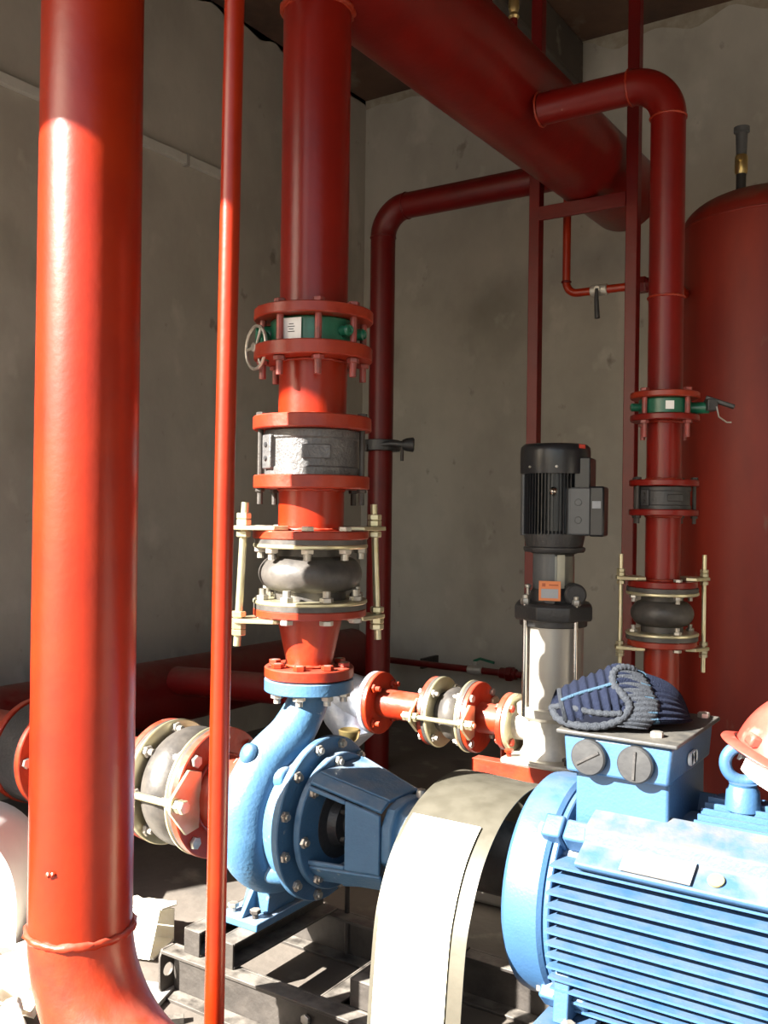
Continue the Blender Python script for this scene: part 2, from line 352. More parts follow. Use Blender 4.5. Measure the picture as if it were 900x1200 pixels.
# tag, lugs, gearbox, handwheel
d = (-FWD*.92 - LAT*.40).normalized(); s_ = Z.cross(d)
obj('label', MB().box(Vector((rx, ry, 1.632))+d*.112, (.052, .002, .05), Matrix((s_, d, Z)).transposed()), LABELW, bv)
ink = MB()
for k in range(4): ink.box(Vector((rx, ry, 1.642-.006*k))+d*.1135, (.012+.006*(k % 2), .001, .0018), Matrix((s_, d, Z)).transposed())
obj('lettering', ink, INK, bv)
dl = (-LAT*.93 - FWD*.1).normalized()
cc = Vector((rx, ry, 1.632))
obj('stem_neck', MB().cylb(cc+dl*.10, cc+dl*.142, .022), GREEN, bv)
gb = obj('gearbox', MB().cylb(cc+dl*.108+Z*-.03-FWD*.0, cc+dl*.130-Z*.03, .04, .005, 40), GREEN, bv)
wc = cc+dl*.138-Z*.035-FWD*.02
hw = MB(); wa = (LAT*.8+FWD*.55).normalized(); hw.torus(wc, wa, .052, .0045, 40, 8)
u_, v_, _ = basis(wa)
for k in range(3):
    q = u_*math.cos(k*2.09)+v_*math.sin(k*2.09); hw.cyl(wc, wc+q*.052, .004, seg=8)
hw.cylb(wc-wa*.01, wc+wa*.012, .012)
obj('handwheel', hw, STEEL, bv)
for dd in ((LAT*.95-FWD*.25).normalized(), (LAT*.7-FWD*.7).normalized()):
    obj('body_lug', MB().cylb(cc+dd*.095, cc+dd*.13, .014).torus(cc+dd*.131, dd, .009, .003, 16, 6), GREEN, bv)

# wafer check valve, fat riser
def check_valve(name, label, x, y, z0, z1, R, m, Rb, rbolt, n, fl0, fl1, tail):
    t = thing(name, label, 'valve', (x, y, z0)); h = z1-z0
    obj('body', MB().lathe([(R*.6, 0), (R, 0), (R, h*.16), (R*.965, h*.2), (R*.965, h*.78), (R*1.0, h*.82), (R*1.0, h*.97), (R*.97, h), (R*.6, h)], (x, y, z0), Z, 64, closed=True), m, t)
    d = (-FWD*.55-LAT*.84).normalized(); s = Z.cross(d)
    ctr = Vector((x, y, (z0+z1)/2))
    M3 = Matrix((s, d, Z)).transposed()
    obj('hinge_block', MB().box(ctr+d*R*.95, (R*.36, R*.24, h*.74), M3), m, t, bevel=.003)
    pb = MB()
    for k in (-1, 1): pb.lathe([(.0, .004), (R*.045, .004), (R*.06, .0)], ctr+d*(R*1.07)+Z*k*h*.15, d, 12)
    obj('plug', pb, BLACK, t)
    d2 = (-FWD*.98+LAT*.15).normalized(); s2 = Z.cross(d2)
    obj('cast_plate', MB().box(ctr+d2*R*.965, (R*.6, .006, h*.3), Matrix((s2, d2, Z)).transposed()), m, t, bevel=.002)
    bolts(t, (x, y, z0-fl0), Z, Rb, n, rbolt, fl0+h+fl1, tail, STEELD, angs=[math.radians(33.3+q) for q in (-74, 76, 128, 180, 232)])
    return t
check_valve('check_valve', 'dark grey cast wafer check valve on the fat riser above the big rubber joint', rx, ry, 1.286, 1.397, .118, GREYCAST, .128, .007, 8, .032, .033, .03)

# generic rubber expansion joint along an axis. c = centre, half = half distance between inner faces of the mating flanges
def rubber_joint(name, label, c, axis, half, Rf, Rn, Rb, rods, Rrod, rodlen, rb_bolt, nb, mate=.02, flm=ZINC, lip=.012, zt=.010, rodr=.009, plate_m=ZINC, tilt=0, a0=0, bh=.74):
    c = Vector(c); a = Vector(axis).normalized()
    t = thing(name, label, 'expansion joint', c)
    hb = half-lip-zt
    prof = [(Rn*.8, -half), (Rf*.985, -half), (Rf*.985, -half+lip), (Rn, -half+lip+.001)]
    N = 16
    for i in range(N+1):
        s = -1+2*i/N; z = s*(hb*.93)
        bul = math.cos(s*PI/2)**.55 if abs(s) < 1 else 0
        prof.append((Rn+(Rb-Rn)*bul, z*bh))
    prof += [(Rn, half-lip-.001), (Rf*.985, half-lip), (Rf*.985, half), (Rn*.8, half)]
    obj('rubber_body', MB().lathe(prof, c, a, 64, closed=True), RUBBER, t, angle=50)
    for sgn in (-1, 1):
        o = c + a*sgn*(half-lip) - a*(zt if sgn > 0 else 0)
        obj('backing_flange', MB().ring(o, a, Rn*1.02, Rf, zt), flm, t)
        rbc = Rf*.87
        # head outside on the mating flange, nut inside
        bolts(t, c + a*sgn*(half-lip-zt), a*sgn, rbc, nb, rb_bolt, lip+zt+mate, rb_bolt*1.6, STEEL, a0=a0)
    for ang in rods:
        dd = Vector(ang).normalized()
        p0 = c - a*rodlen + dd*(Rrod+tilt); p1 = c + a*rodlen + dd*(Rrod-tilt)
        rod = MB().cyl(p0, p1, rodr, seg=16)
        obj('tie_rod', rod, ZINC, t)
        sd = a.cross(dd)
        for sgn in (-1, 1):
            pl_c = c + a*sgn*(half+mate) + (a*.001 if sgn > 0 else -a*.011)
            poly = [(Rf*.55, -Rf*.42), (Rf*.82, -Rf*.48), (Rrod+rodr*2.2, -rodr*1.8), (Rrod+rodr*2.2, rodr*1.8), (Rf*.82, Rf*.48), (Rf*.55, Rf*.42)]
            obj('lug_plate', MB().prism(poly, pl_c, dd, sd, a, .010), plate_m, t, bevel=.0015)
            q = dd*(Rrod - sgn*tilt*.6) + c
            nt = MB(); z0 = half+mate+.011
            nt.hexp(q+a*sgn*z0, q+a*sgn*(z0+rodr*1.7), rodr*1.95); nt.hexp(q+a*sgn*(z0+rodr*1.8), q+a*sgn*(z0+rodr*3.4), rodr*1.95)
            nt.hexp(q+a*sgn*(half+mate-.002-rodr*1.6), q+a*sgn*(half+mate-.002), rodr*1.95)
            obj('rod_nut', nt, ZINC, t)
    return t
rubber_joint('rubber_joint', 'large black rubber bellows joint with zinc tie rods directly above the blue pump', (rx, ry, 1.047), Z, .085, .141, .088, .128,
             [-LAT*.95-FWD*.42, LAT*.95+FWD*.42], .176, .172, .0095, 8, mate=.02, tilt=.008, a0=.2)
t = bpy.data.objects['rubber_joint']
obj('clamp_band', MB().torus((rx-.006, ry-.01, 1.05), LAT*.8-FWD*.6+Z*.05, .03, .001, 8, 6), RUBBER, t)
# reducer above pump
t = thing('reducer', 'red conical reducer with flanges between rubber joint and blue pump', 'pipe', (rx, ry, .79))
obj('cone', MB().lathe([(.058, .80), (.058, .83), (.080, .935), (.082, .945)], (rx, ry, 0), Z, 64), RED_ROUGH, t)
obj('flange', MB().ring((rx, ry, .943), Z, .07, .139, .019), RED_ROUGH, t)
obj('flange', MB().ring((rx, ry, .792), Z, .055, .110, .026), RED_ROUGH, t)
bolts(t, (rx, ry, .757), Z, .088, 8, .009, .061, .012, STEEL, heads=(0, 1))
bolts(t, (rx, ry, .8185), Z, .088, 8, .009, .0, .002, RED_ROUGH, heads=(1, 0), name='painted_bolt_head')
weld(t, (rx, ry, .822), Z, .058, .004)

# ------------------------------------------------------------------ blue centrifugal pump
PZ = .455; py = 1.86; pvx = -1.495
pump = thing('centrifugal_pump', 'blue cast-iron end-suction pump on the steel skid', 'pump', (pvx, py, .18))
# volute as a spiral tube in the y-z plane
vol = []; vr = []
A0 = math.radians(58)
N = 54
for i in range(N+1):
    s = i/N; th = A0 - s*math.radians(58+172)   # from upper far side, down under, to near side
    Rr = .128+.022*s; r = .036+.034*s
    vol.append((pvx-.012*s, py+Rr*math.cos(th), PZ+Rr*math.sin(th))); vr.append(r)
end = Vector(vol[-1])
ctrl = [end, Vector((pvx-.006, py-.146, PZ+.050)), Vector((pvx+.012, py-.108, PZ+.135)), Vector((rx-.018, py-.045, .655)), Vector((rx, py-.006, .725)), Vector((rx, py, .757))]
def catmull(P, n=8):
    out = []
    Q = [P[0]*2-P[1]] + P + [P[-1]*2-P[-2]]
    for i in range(1, len(Q)-2):
        for k in range(n):
            t_ = k/n; a, b, c, d_ = Q[i-1], Q[i], Q[i+1], Q[i+2]
            out.append(.5*((2*b)+(c-a)*t_+(2*a-5*b+4*c-d_)*t_*t_+(3*b-3*c+d_-a)*t_**3))
    out.append(P[-1]); return out
nk = catmull(ctrl, 8)
nr = [.070-.020*min(1, 1.25*i/(len(nk)-1)) for i in range(len(nk))]
mb = MB().tube([Vector(p) for p in vol[:-1]]+nk, vr[:-1]+nr, 36)
o = obj('volute', mb, BLUE, pump, angle=60)
obj('casing', MB().lathe([(.06, -.07), (.125, -.06), (.155, -.03), (.16, .02), (.165, .05), (.172, .07), (.172, .088)], (pvx, py, PZ), X, 64), BLUE, pump, angle=50)
for k in range(4):
    th = math.radians(20+90*k+25); p = Vector((pvx+.062, py+.155*math.cos(th), PZ+.155*math.sin(th)))
    obj('casing_boss', MB().lathe([(.030, -.05), (.034, -.02), (.030, .02), (.024, .026)], p, X, 20), BLUE, pump, angle=60)
obj('discharge_flange', MB().ring((rx, py, .758), Z, .05, .110, .031), BLUE, pump)
p = nk[int(len(nk)*.42)]
obj('boss_plug', MB().lathe([(.024, 0), (.024, .012), (.019, .020), (0, .024)], p-LAT*.036+Z*.022-FWD*.036, -LAT*.75-FWD*.45+Z*.45, 24), BLUE, pump, angle=60)
FX = -1.392
obj('cover_flange', MB().ring((FX, py, PZ), X, .06, .195, .020), BLUE, pump)
bolts(pump, (FX+.020, py, PZ), -X, .178, 12, .0075, -.001, .006, STEEL, heads=(0, 1), name='cover_bolt')
obj('bracket_flange', MB().ring((-1.355, py, PZ), X, .085, .160, .018), BLUE, pump)
obj('spacer_hub', MB().lathe([(.14, -.03), (.13, 0)], (-1.355, py, PZ), X, 48), BLUE, pump)
bolts(pump, (-1.337, py, PZ), -X, .145, 8, .0075, -.001, .006, STEEL, a0=.3, heads=(0, 1), name='bracket_bolt')
# lantern bracket : four longitudinal walls with window openings
def quad_slab(mb, q, th):
    q = [Vector(p) for p in q]; n = (q[1]-q[0]).cross(q[2]-q[0]).normalized()*th
    mb.add(q+[p-n for p in q], [(0, 1, 2, 3), (7, 6, 5, 4), (0, 4, 5, 1), (1, 5, 6, 2), (2, 6, 7, 3), (3, 7, 4, 0)])
x0, x1 = -1.338, -1.160
def sect(x, k):  # octagon corners at x; k index 0..7
    s = (x-x0)/(x1-x0); hy = .118-.030*s; zt = .112-.045*s; zb_ = -.070+.004*s
    P = [(-hy, zb_), (-hy, zt), (-hy+.032, zt+.016), (hy-.032, zt+.016), (hy, zt), (hy, zb_), (hy-.045, zb_-.045), (-hy+.045, zb_-.045)]
    return Vector((x, py+P[k][0], PZ+P[k][1]))
lb = MB()
for k in (1, 2, 3, 5, 6, 7):
    quad_slab(lb, [sect(x0, k), sect(x1, k), sect(x1, (k+1) % 8), sect(x0, (k+1) % 8)], -.010)
xm = x0+.092
for k in (0, 4):
    def lerp(x, f): return sect(x, k).lerp(sect(x, (k+1) % 8), f)
    quad_slab(lb, [lerp(xm, 0), lerp(x1, 0), lerp(x1, 1), lerp(xm, 1)], -.010)
    quad_slab(lb, [lerp(x0, 0), lerp(xm, 0), lerp(xm, .06), lerp(x0, .06)], -.010)
    quad_slab(lb, [lerp(x0, .94), lerp(xm, .94), lerp(xm, 1), lerp(x0, 1)], -.010)
obj('lantern_bracket', lb, BLUE, pump, bevel=.003)
obj('seal_cover', MB().lathe([(.088, 0), (.088, .01), (.062, .014), (.055, .035), (.030, .038), (.030, .05)], (-1.345, py, PZ), X, 40), BLACK, pump)
bolts(pump, (-1.325, py, PZ), -X, .046, 4, .006, 0, .02, STEELD, heads=(0, 1), name='gland_bolt')
obj('pump_shaft', MB().cyl((-1.34, py, PZ), (-.97, py, PZ), .017), STEELD, pump)
obj('nameplate', MB().box((-1.255, py-.03, PZ+.1085), (.075, .055, .002), Matrix.Rotation(math.radians(14.2), 3, 'Y')), LIDM, pump)
# bearing housing with square-shouldered band
hb = MB()
def sq_ring(x, hw_, hh, c):
    return [(x, -hw_, -hh+c), (x, -hw_, hh-c), (x, -hw_*.72, hh*.86), (x, -hw_*.3, hh), (x, hw_*.3, hh), (x, hw_*.72, hh*.86), (x, hw_, hh-c), (x, hw_, -hh+c), (x, hw_-c, -hh), (x, -hw_+c, -hh)]
rings = [sq_ring(-1.162, .090, .088, .05), sq_ring(-1.135, .090, .088, .05), sq_ring(-1.128, .076, .076, .045), sq_ring(-1.075, .072, .072, .045), sq_ring(-1.045, .062, .062, .04)]
pts = [(x, py+y, PZ+z) for r_ in rings for x, y, z in r_]
fs = [(i*10+k, i*10+(k+1) % 10, (i+1)*10+(k+1) % 10, (i+1)*10+k) for i in range(4) for k in range(10)] + [tuple(reversed(range(10))), tuple(40+k for k in range(10))]
obj('bearing_housing', hb.add(pts, fs), BLUE, pump, bevel=.004)
obj('bearing_cap', MB().lathe([(.058, 0), (.058, .02), (.03, .028)], (-1.045, py, PZ), X, 32), BLUE, pump)
obj('breather_cap', MB().cyl((-1.11, py, PZ+.07), (-1.11, py, PZ+.095), .006).lathe([(.010, .095), (.012, .100), (.010, .112), (0, .116)], (-1.11, py, PZ), Z, 16), STEEL, pump)
obj('belly_rib', MB().prism([(-1.33, -.10), (-1.17, -.09), (-1.19, -.115), (-1.29, -.135)], (0, py-.05, PZ), X, Z, Y, .1), BLUE, pump, bevel=.004)
obj('support_foot', MB().bx(-1.16, -1.13, py-.04, py+.04, .18, PZ-.08).bx(-1.18, -1.11, py-.07, py+.07, .18, .19), BLUE, pump, bevel=.003)
# main feet
obj('foot_plate', MB().bx(-1.625, -1.50, 1.748, 1.985, .180, .200), BLUE, pump, bevel=.003)
fb = MB(); fb.prism([(-1.60, .20), (-1.515, .20), (-1.50, .33), (-1.56, .33)], (0, py-.055, 0), X, Z, Y, .11)
fb.prism([(1.752, .20), (1.86, .20), (1.86, .34)], (-1.565, 0, 0), Y, Z, X, .014)
obj('foot_web', fb, BLUE, pump, bevel=.003)
for yy in (1.775, 1.955): one_bolt(pump, (-1.528, yy, .212), Z, .008, .0, .02, STEELD, (1, 0), 'foot_bolt'); one_bolt(pump, (-1.60, yy, .212), Z, .008, .0, .02, STEEL, (1, 0), 'foot_bolt')
obj('suction_flange', MB().ring((-1.605, py, PZ), X, .06, .125, .022), BLUE, pump)
# brass cap on far side of the pump
b = thing('brass_cap', 'small brass funnel cup behind the blue pump bolted flange', 'cap', (-1.475, 2.09, .47))
obj('cup', MB().lathe([(.008, 0), (.012, .12), (.026, .135), (.030, .155), (.026, .158), (.0, .14)], (-1.475, 2.09, .455), Z, 28), BRASS, b)
obj('stem', MB().cyl((-1.475, 2.09, .0), (-1.475, 2.09, .47), .007), STEELD, b)

# ------------------------------------------------------------------ suction line of pump 1 (axis X, y=1.86)
t = thing('suction_reducer', 'red reducer with big bolted flange feeding the blue pump inlet', 'pipe', (-1.70, py, .30))
obj('cone', MB().lathe([(.098, -1.722), (.096, -1.69), (.07, -1.62), (.066, -1.608)], (0, py, PZ), X, 56), RED_ROUGH, t)
obj('flange', MB().ring((-1.742, py, PZ), X, .09, .169, .022), RED_ROUGH, t)
obj('flange', MB().ring((-1.625, py, PZ), X, .06, .125, .019), RED_ROUGH, t)
weld(t, (-1.718, py, PZ), X, .099, .0055)
bolts(t, (-1.584, py, PZ), -X, .106, 8, .008, .042, .01, STEEL)
rubber_joint('rubber_joint', 'black rubber joint with yellow zinc flange on the pump suction pipe behind thick red pipe', (-1.830, py, PZ), X, .088, .168, .12, .158,
             [Vector((0, -1, .06)), Vector((0, 1, -.06))], .176, .150, .0095, 8, mate=.022, a0=.39, bh=.98)
t = thing('suction_pipe', 'red flanged suction pipe between rubber joint and black valve near floor', 'pipe', (-2.2, py, .3))
obj('pipe', MB().cyl((-2.36, py, PZ), (-1.94, py, PZ), .095, seg=56), RED_ROUGH, t)
obj('flange', MB().ring((-1.940, py, PZ), X, .09, .165, .022), RED_ROUGH, t)
obj('flange', MB().ring((-2.382, py, PZ), X, .09, .160, .022), RED_ROUGH, t)
v = butterfly('suction_valve', 'black wafer valve with bolted disc flange at left edge by floor', (-2.43, py, PZ), X, .155, .096, BLACK, .135, 8, .009, .069, .070, .012, STEEL)
obj('stem_neck', MB().cylb((-2.43, py, PZ+.14), (-2.43, py, PZ+.25), .03).cylb((-2.47, py, PZ+.26), (-2.39, py, PZ+.26), .045, .006), BLACK, v)
t = thing('header_stub', 'short red flanged stub joining the black valve to the floor header', 'pipe', (-2.6, py, .3))
obj('pipe', MB().cyl((-2.83, py, PZ), (-2.502, py, PZ), .095, seg=48), RED_ROUGH, t)
obj('flange', MB().ring((-2.502, py, PZ), X, .09, .160, .022), RED_ROUGH, t)
# low header along the left wall
t = thing('suction_header', 'big dark red header pipe lying low along the left wall', 'pipe', (-2.95, 3.0, .0))
obj('pipe', MB().cyl((-2.95, 1.2, .43), (-2.95, 4.2, .43), .137, seg=64), RED_DARK, t)
obj('end_cap', MB().lathe([(.137, 0), (.12, .03), (.06, .05), (0, .055)], (-2.95, 4.2, .43), Y, 48), RED_DARK, t)
for yy in (1.5, 2.6, 4.0): obj('saddle', MB().bx(-3.08, -2.82, yy-.03, yy+.03, 0, .31), STEELD, t, bevel=.004)
b = obj('steel_beam', MB().bx(-2.70, -2.62, 1.0, 2.3, 0, .012).bx(-2.665, -2.655, 1.0, 2.3, .012, .13).bx(-2.70, -2.62, 1.0, 2.3, .13, .142), RED_DARK, bevel=.002)
tag(b, 'red painted steel beam lying on the floor at left edge under the black valve', 'beam')

# ------------------------------------------------------------------ steel skid
sk = thing('steel_skid', 'dark dusty channel-steel base frame under the pump and motor', 'frame', (-.9, 1.9, 0))
def channel(mb, p0, p1, h, wf, side, t_=.008):
    """web on one side, flanges towards 'side' (unit vector)"""
    p0 = Vector(p0); p1 = Vector(p1); d = p1-p0; L = d.length; d.normalize(); s = Vector(side)
    def slab(a0, a1, z0, z1):
        pts = [p0+s*a+Z*z+d*l for l in (0, L) for a in (a0, a1) for z in (z0, z1)]
        mb.add(pts, [(0, 1, 3, 2), (4, 6, 7, 5), (0, 4, 5, 1), (2, 3, 7, 6), (0, 2, 6, 4), (1, 5, 7, 3)])
    slab(0, t_, 0, h); slab(t_, wf, 0, t_); slab(t_, wf, h-t_, h)
m_ = MB(); channel(m_, (-1.72, 1.70, 0), (.15, 1.70, 0), .118, .052, -Y); obj('front_channel', m_, STEELD, sk, bevel=.0015)
m_ = MB(); channel(m_, (-1.72, 2.10, 0), (.15, 2.10, 0), .118, .052, -Y); obj('rear_channel', m_, STEELD, sk, bevel=.0015)
pl_ = [(-.052, 0), (0, 0), (0, .118), (-.052, .118)]
# end plate with round hole
ep = MB(); N = 20; hc = (1.675, .062); hrad = .016
outer = []
for i in range(N):
    t_ = 2*PI*i/N; c_, s__ = math.cos(t_), math.sin(t_); k = min(.027/abs(c_) if abs(c_) > 1e-6 else 9, .056/abs(s__) if abs(s__) > 1e-6 else 9)
    outer.append((hc[0]+c_*k, hc[1]+s__*k))
pts = []
for xx in (-1.7215, -1.7275):
    pts += [(xx, a, b_) for a, b_ in outer] + [(xx, hc[0]+hrad*math.cos(2*PI*i/N), hc[1]+hrad*math.sin(2*PI*i/N)) for i in range(N)]
fs = []
for i in range(N):
    j = (i+1) % N
    fs += [(i, j, N+j, N+i), (2*N+i, 3*N+i, 3*N+j, 2*N+j), (N+i, N+j, 3*N+j, 3*N+i), (i, 2*N+i, 2*N+j, j)]
obj('end_plate', ep.add(pts, fs), STEELD, sk)
for xx in (-1.668, -1.560):
    m_ = MB(); channel(m_, (xx, 1.675, .1185), (xx, 2.09, .1185), .061, .055, X, .006); m_.bx(xx+.002, xx+.053, 1.672, 1.678, .119, .179); obj('cross_member', m_, STEELD, sk, bevel=.0015)
m_ = MB(); channel(m_, (-1.19, 1.70, .1185), (-1.19, 2.09, .1185), .061, .09, X, .006); m_.bx(-1.188, -1.102, 1.698, 1.703, .119, .179); obj('cross_member', m_, STEELD, sk, bevel=.0015)
for xx in (-.72, -.22):
    m_ = MB(); channel(m_, (xx, 1.62, .1185), (xx, 2.12, .1185), .105, .09, X, .007); obj('cross_member', m_, STEELD, sk, bevel=.0015)
m_ = MB(); channel(m_, (-1.35, 1.70, .0), (-1.35, 2.05, .0), .05, .06, X, .006); obj('cross_member', m_, STEELD, sk, bevel=.0015)
for xx in (-1.30, -1.22): one_bolt(sk, (xx, 1.690, .06), -Y, .007, .0, .006, STEEL, (1, 0), 'frame_bolt')

# ------------------------------------------------------------------ coupling guard
gd = thing('coupling_guard', 'bent sheet-metal arch guard over the coupling between pump and motor', 'guard', (-.94, py, 0))
prof = [(.322, .02), (.312, .20), (.292, .37), (.268, .445), (.232, .508), (.188, .552), (.140, .583), (.092, .601), (.045, .611), (0, .614)]
prof = [(-a, b_) for a, b_ in prof] + [(a, b_) for a, b_ in reversed(prof[:-1])]
P3 = catmull([Vector((a, b_, 0)) for a, b_ in prof], 4)
GX0, GX1 = -1.040, -.835
def strip_sheet(mb, P, xa, xb, th, nx=8, wob=.0):
    n = len(P); pts = []
    for side in (0, 1):
        for i, p in enumerate(P):
            d_ = (P[min(i+1, n-1)]-P[max(i-1, 0)]).normalized(); nn = Vector((-d_.y, d_.x, 0))
            if nn.y < 0 and False: nn = -nn
            q = p + nn*(th*side)
            for k in range(nx+1):
                xx = xa+(xb-xa)*k/nx
                wv = wob*noise.noise(Vector((xx*6, q.x*3, q.y*3)))
                pts.append((xx, py+q.x+nn.x*wv, q.y+nn.y*wv))
    S = n*(nx+1); fs = []
    for i in range(n-1):
        for k in range(nx):
            a = i*(nx+1)+k
            fs += [(a, a+1, a+nx+2, a+nx+1), (S+a, S+a+nx+1, S+a+nx+2, S+a+1)]
    for i in range(n-1):
        a = i*(nx+1); fs.append((a, a+nx+1, S+a+nx+1, S+a)); a += nx; fs.append((a, S+a, S+a+nx+1, a+nx+1))
    for i in (0, n-1):
        for k in range(nx): a = i*(nx+1)+k; fs.append((a, S+a, S+a+1, a+1))
    mb.add(pts, fs)
m_ = MB(); strip_sheet(m_, P3, GX0, GX1, .002, 8, .006); obj('sheet', m_, GALV, gd, angle=50)
# pale sheet stuck over the near side
i0 = 3; i1 = next(i for i, p in enumerate(P3) if p.x > -.165)
P4 = [Vector((p.x-.0005, p.y, 0)) + Vector((-.004, .004, 0)) for p in P3[i0:i1+1]]
m_ = MB(); strip_sheet(m_, P4, GX0+.012, GX1-.034, .0012, 8, .006); o = obj('stuck_sheet', m_, PAPER, gd, angle=50); o['label'] = 'pale cream sheet stuck on the guard'
obj('foot_flange', MB().bx(GX0, GX1, py-.352, py-.32, .018, .021), GALV, gd)
cp = thing('shaft_coupling', 'dark steel shaft coupling half hidden under the bent guard', 'coupling', (-.93, py, PZ))
obj('hub', MB().cylb((-1.005, py, PZ), (-.955, py, PZ), .07, .004, 40), STEELD, cp); obj('hub', MB().cylb((-.95, py, PZ), (-.86, py, PZ), .078, .004, 40), STEELD, cp)
obj('bushing', MB().cylb((-.956, py, PZ), (-.949, py, PZ), .06), RUBBER, cp)

# ------------------------------------------------------------------ electric motor
PZ_ = PZ; PZ = .438
mt = thing('electric_motor', 'big finned blue electric motor with terminal box in the foreground', 'motor', (-.45, py, .224))
MX0, MX1 = -.805, -.02
obj('frame', MB().cyl((MX0+.06, py, PZ), (MX1-.05, py, PZ), .185, seg=64), BLUE_M, mt)
obj('end_shield', MB().lathe([(.07, -.020), (.10, -.008), (.17, -.004), (.205, 0), (.216, .010), (.219, .024), (.219, .078), (.213, .086), (.19, .088)], (MX0, py, PZ), X, 72), BLUE_M, mt, angle=30)
obj('end_shield', MB().lathe([(.19, .0), (.222, .01), (.222, .07), (.20, .08)], (MX1-.06, py, PZ), X, 72), BLUE_M, mt)
obj('fan_cowl', MB().lathe([(.215, 0), (.215, .12), (.19, .15), (.05, .155)], (MX1+.02, py, PZ), X, 64), BLUE_M, mt)
obj('output_shaft', MB().cyl((MX0-.05, py, PZ), (MX0+.02, py, PZ), .03), STEELD, mt)
# bolt lugs on end shield
for sy in (-1, 1):
    for sz in (-1, 1):
        th = math.radians(45); c_ = Vector((0, sy*.212*math.cos(th*1.02), sz*.212*math.sin(th)))
        R = Matrix.Rotation(sy*sz*PI/4, 3, 'X')
        obj('shield_lug', MB().box((MX0+.088, py+c_.y, PZ+c_.z), (.040, .058, .046), R), BLUE_M, mt, bevel=.005)
        obj('frame_lug', MB().box((MX0+.135, py+c_.y, PZ+c_.z), (.050, .050, .042), R), BLUE_M, mt, bevel=.006)
        one_bolt(mt, (MX0+.064, py+c_.y*1.02, PZ+c_.z*1.02), -X, .007, .0, .02, STEEL, (1, 0), 'shield_bolt')
obj('frame_rim', MB().ring((MX0+.089, py, PZ), X, .17, .213, .012), BLUE_M, mt)
# side fins: one by one
FX0, FX1 = MX0+.098, MX1-.066
for sgn in (-1, 1):
    for k in range(13):
        z = PZ+.105-.0232*k
        yo = math.sqrt(max(.226**2-(z-PZ)**2*.80, .01))
        yi = math.sqrt(max(.18**2-(z-PZ)**2, .0009))*.97
        dz = .0030
        poly = [(sgn*yi, z-dz*1.5), (sgn*yo, z-dz*.7), (sgn*yo, z+dz*.7), (sgn*yi, z+dz*1.5)]
        obj('cooling_fin', MB().prism([(a, b_) for a, b_ in poly], (FX0, py, 0), Y, Z, X, FX1-FX0), BLUE_M, mt)
# sloped shoulder pad (both sides) holding the name plate
for sgn in (-1, 1):
    poly = [(.150, PZ+.08), (.222, PZ+.120), (.224, PZ+.128), (.178, PZ+.152), (.172, PZ+.178), (.158, PZ+.184), (.10, PZ+.205), (.08, PZ+.17)]
    obj('shoulder_pad', MB().prism([(sgn*a, b_) for a, b_ in poly], (FX0+.055, py, 0), Y, Z, X, FX1-FX0-.055), BLUE_D, mt, bevel=.003)
# ribs across the top
for k in range(9):
    yy = -.10+.025*k
    if abs(yy) < .02: pass
    obj('top_fin', MB().bx(-.47 if k < 9 else FX0, FX1, py+yy-.0025, py+yy+.0025, PZ+.15, PZ+.226-abs(yy)*.18), BLUE_M, mt)
# terminal box with saddle
obj('saddle', MB().bx(-.692, -.512, 1.742, 1.99, PZ+.12, .712), BLUE_M, mt, bevel=.006)
tb = obj('terminal_box', MB().prism([(-.704, .706), (-.506, .706), (-.500, .778), (-.710, .778)], (0, 1.722, 0), X, Z, Y, .285), BLUE_M, mt, bevel=.006)
lid = obj('box_lid', MB().bx(-.722, -.488, 1.712, 2.017, .7785, .787), LIDM, tb, bevel=.003)
for (x_, y_) in ((-.54, 1.76), (-.515, 1.99), (-.70, 1.99)): obj('lid_bolt', MB().hexp((x_, y_, .786), (x_, y_, .797), .0125), STEEL, tb)
for x_ in (-.655, -.565):
    g = obj('cable_gland_plug', MB().lathe([(.034, 0), (.034, .010), (.031, .0135), (0, .0145)], (x_, 1.720, .741), -Y, 40), PLUG, tb)
    aa = .55 if x_ < -.6 else 1.52
    R = Matrix.Rotation(-aa, 3, 'Y')
    obj('plug_slot', MB().box((x_, 1.7045, .741), (.052, .003, .0045), R), BLACK, tb)
sl = MB(); sl.cyl((-.5015, 1.84, .735), (-.497, 1.84, .735), .0125, seg=20).cyl((-.5015, 1.87, .735), (-.497, 1.87, .735), .0125, seg=20).bx(-.5015, -.497, 1.84, 1.87, .7225, .7475)
obj('side_slot', sl, LABELW, tb)
# nameplate on sloped pad
nrm = Vector((0, -.024, .046)).normalized()
sd = X.cross(nrm)
M3 = Matrix((X, sd*-1, nrm)).transposed()
pc = Vector((-.505, py-.2005, PZ+.1425))
np_ = obj('nameplate', MB().box(pc+nrm*.004, (.125, .050, .0022), M3), PLATE, mt)
ink = MB()
for k in range(2): ink.box(pc+nrm*.0055+X*.050+nrm.cross(X)*(.010-.005*k), (.008, .002, .0005), M3)
obj('plate_marks', ink, INK, np_)
obj('round_sticker', MB().cyl((-.405, py-.2015, PZ+.1425), Vector((-.405, py-.2015, PZ+.1425))+nrm*.003, .014, seg=28), mat('yellow_sticker', (.30, .25, .10), .5), mt)
# lifting eye
ec = Vector((-.405, py-.01, PZ+.216))
obj('lifting_eye_boss', MB().lathe([(.032, 0), (.030, .035), (.024, .045), (.026, .05)], ec, Z, 32), BLUE_M, mt)
obj('lifting_eye', MB().torus(ec+Z*.085, (LAT*-.25+FWD*-.95), .032, .0115, 40, 14), BLUE_M, mt)
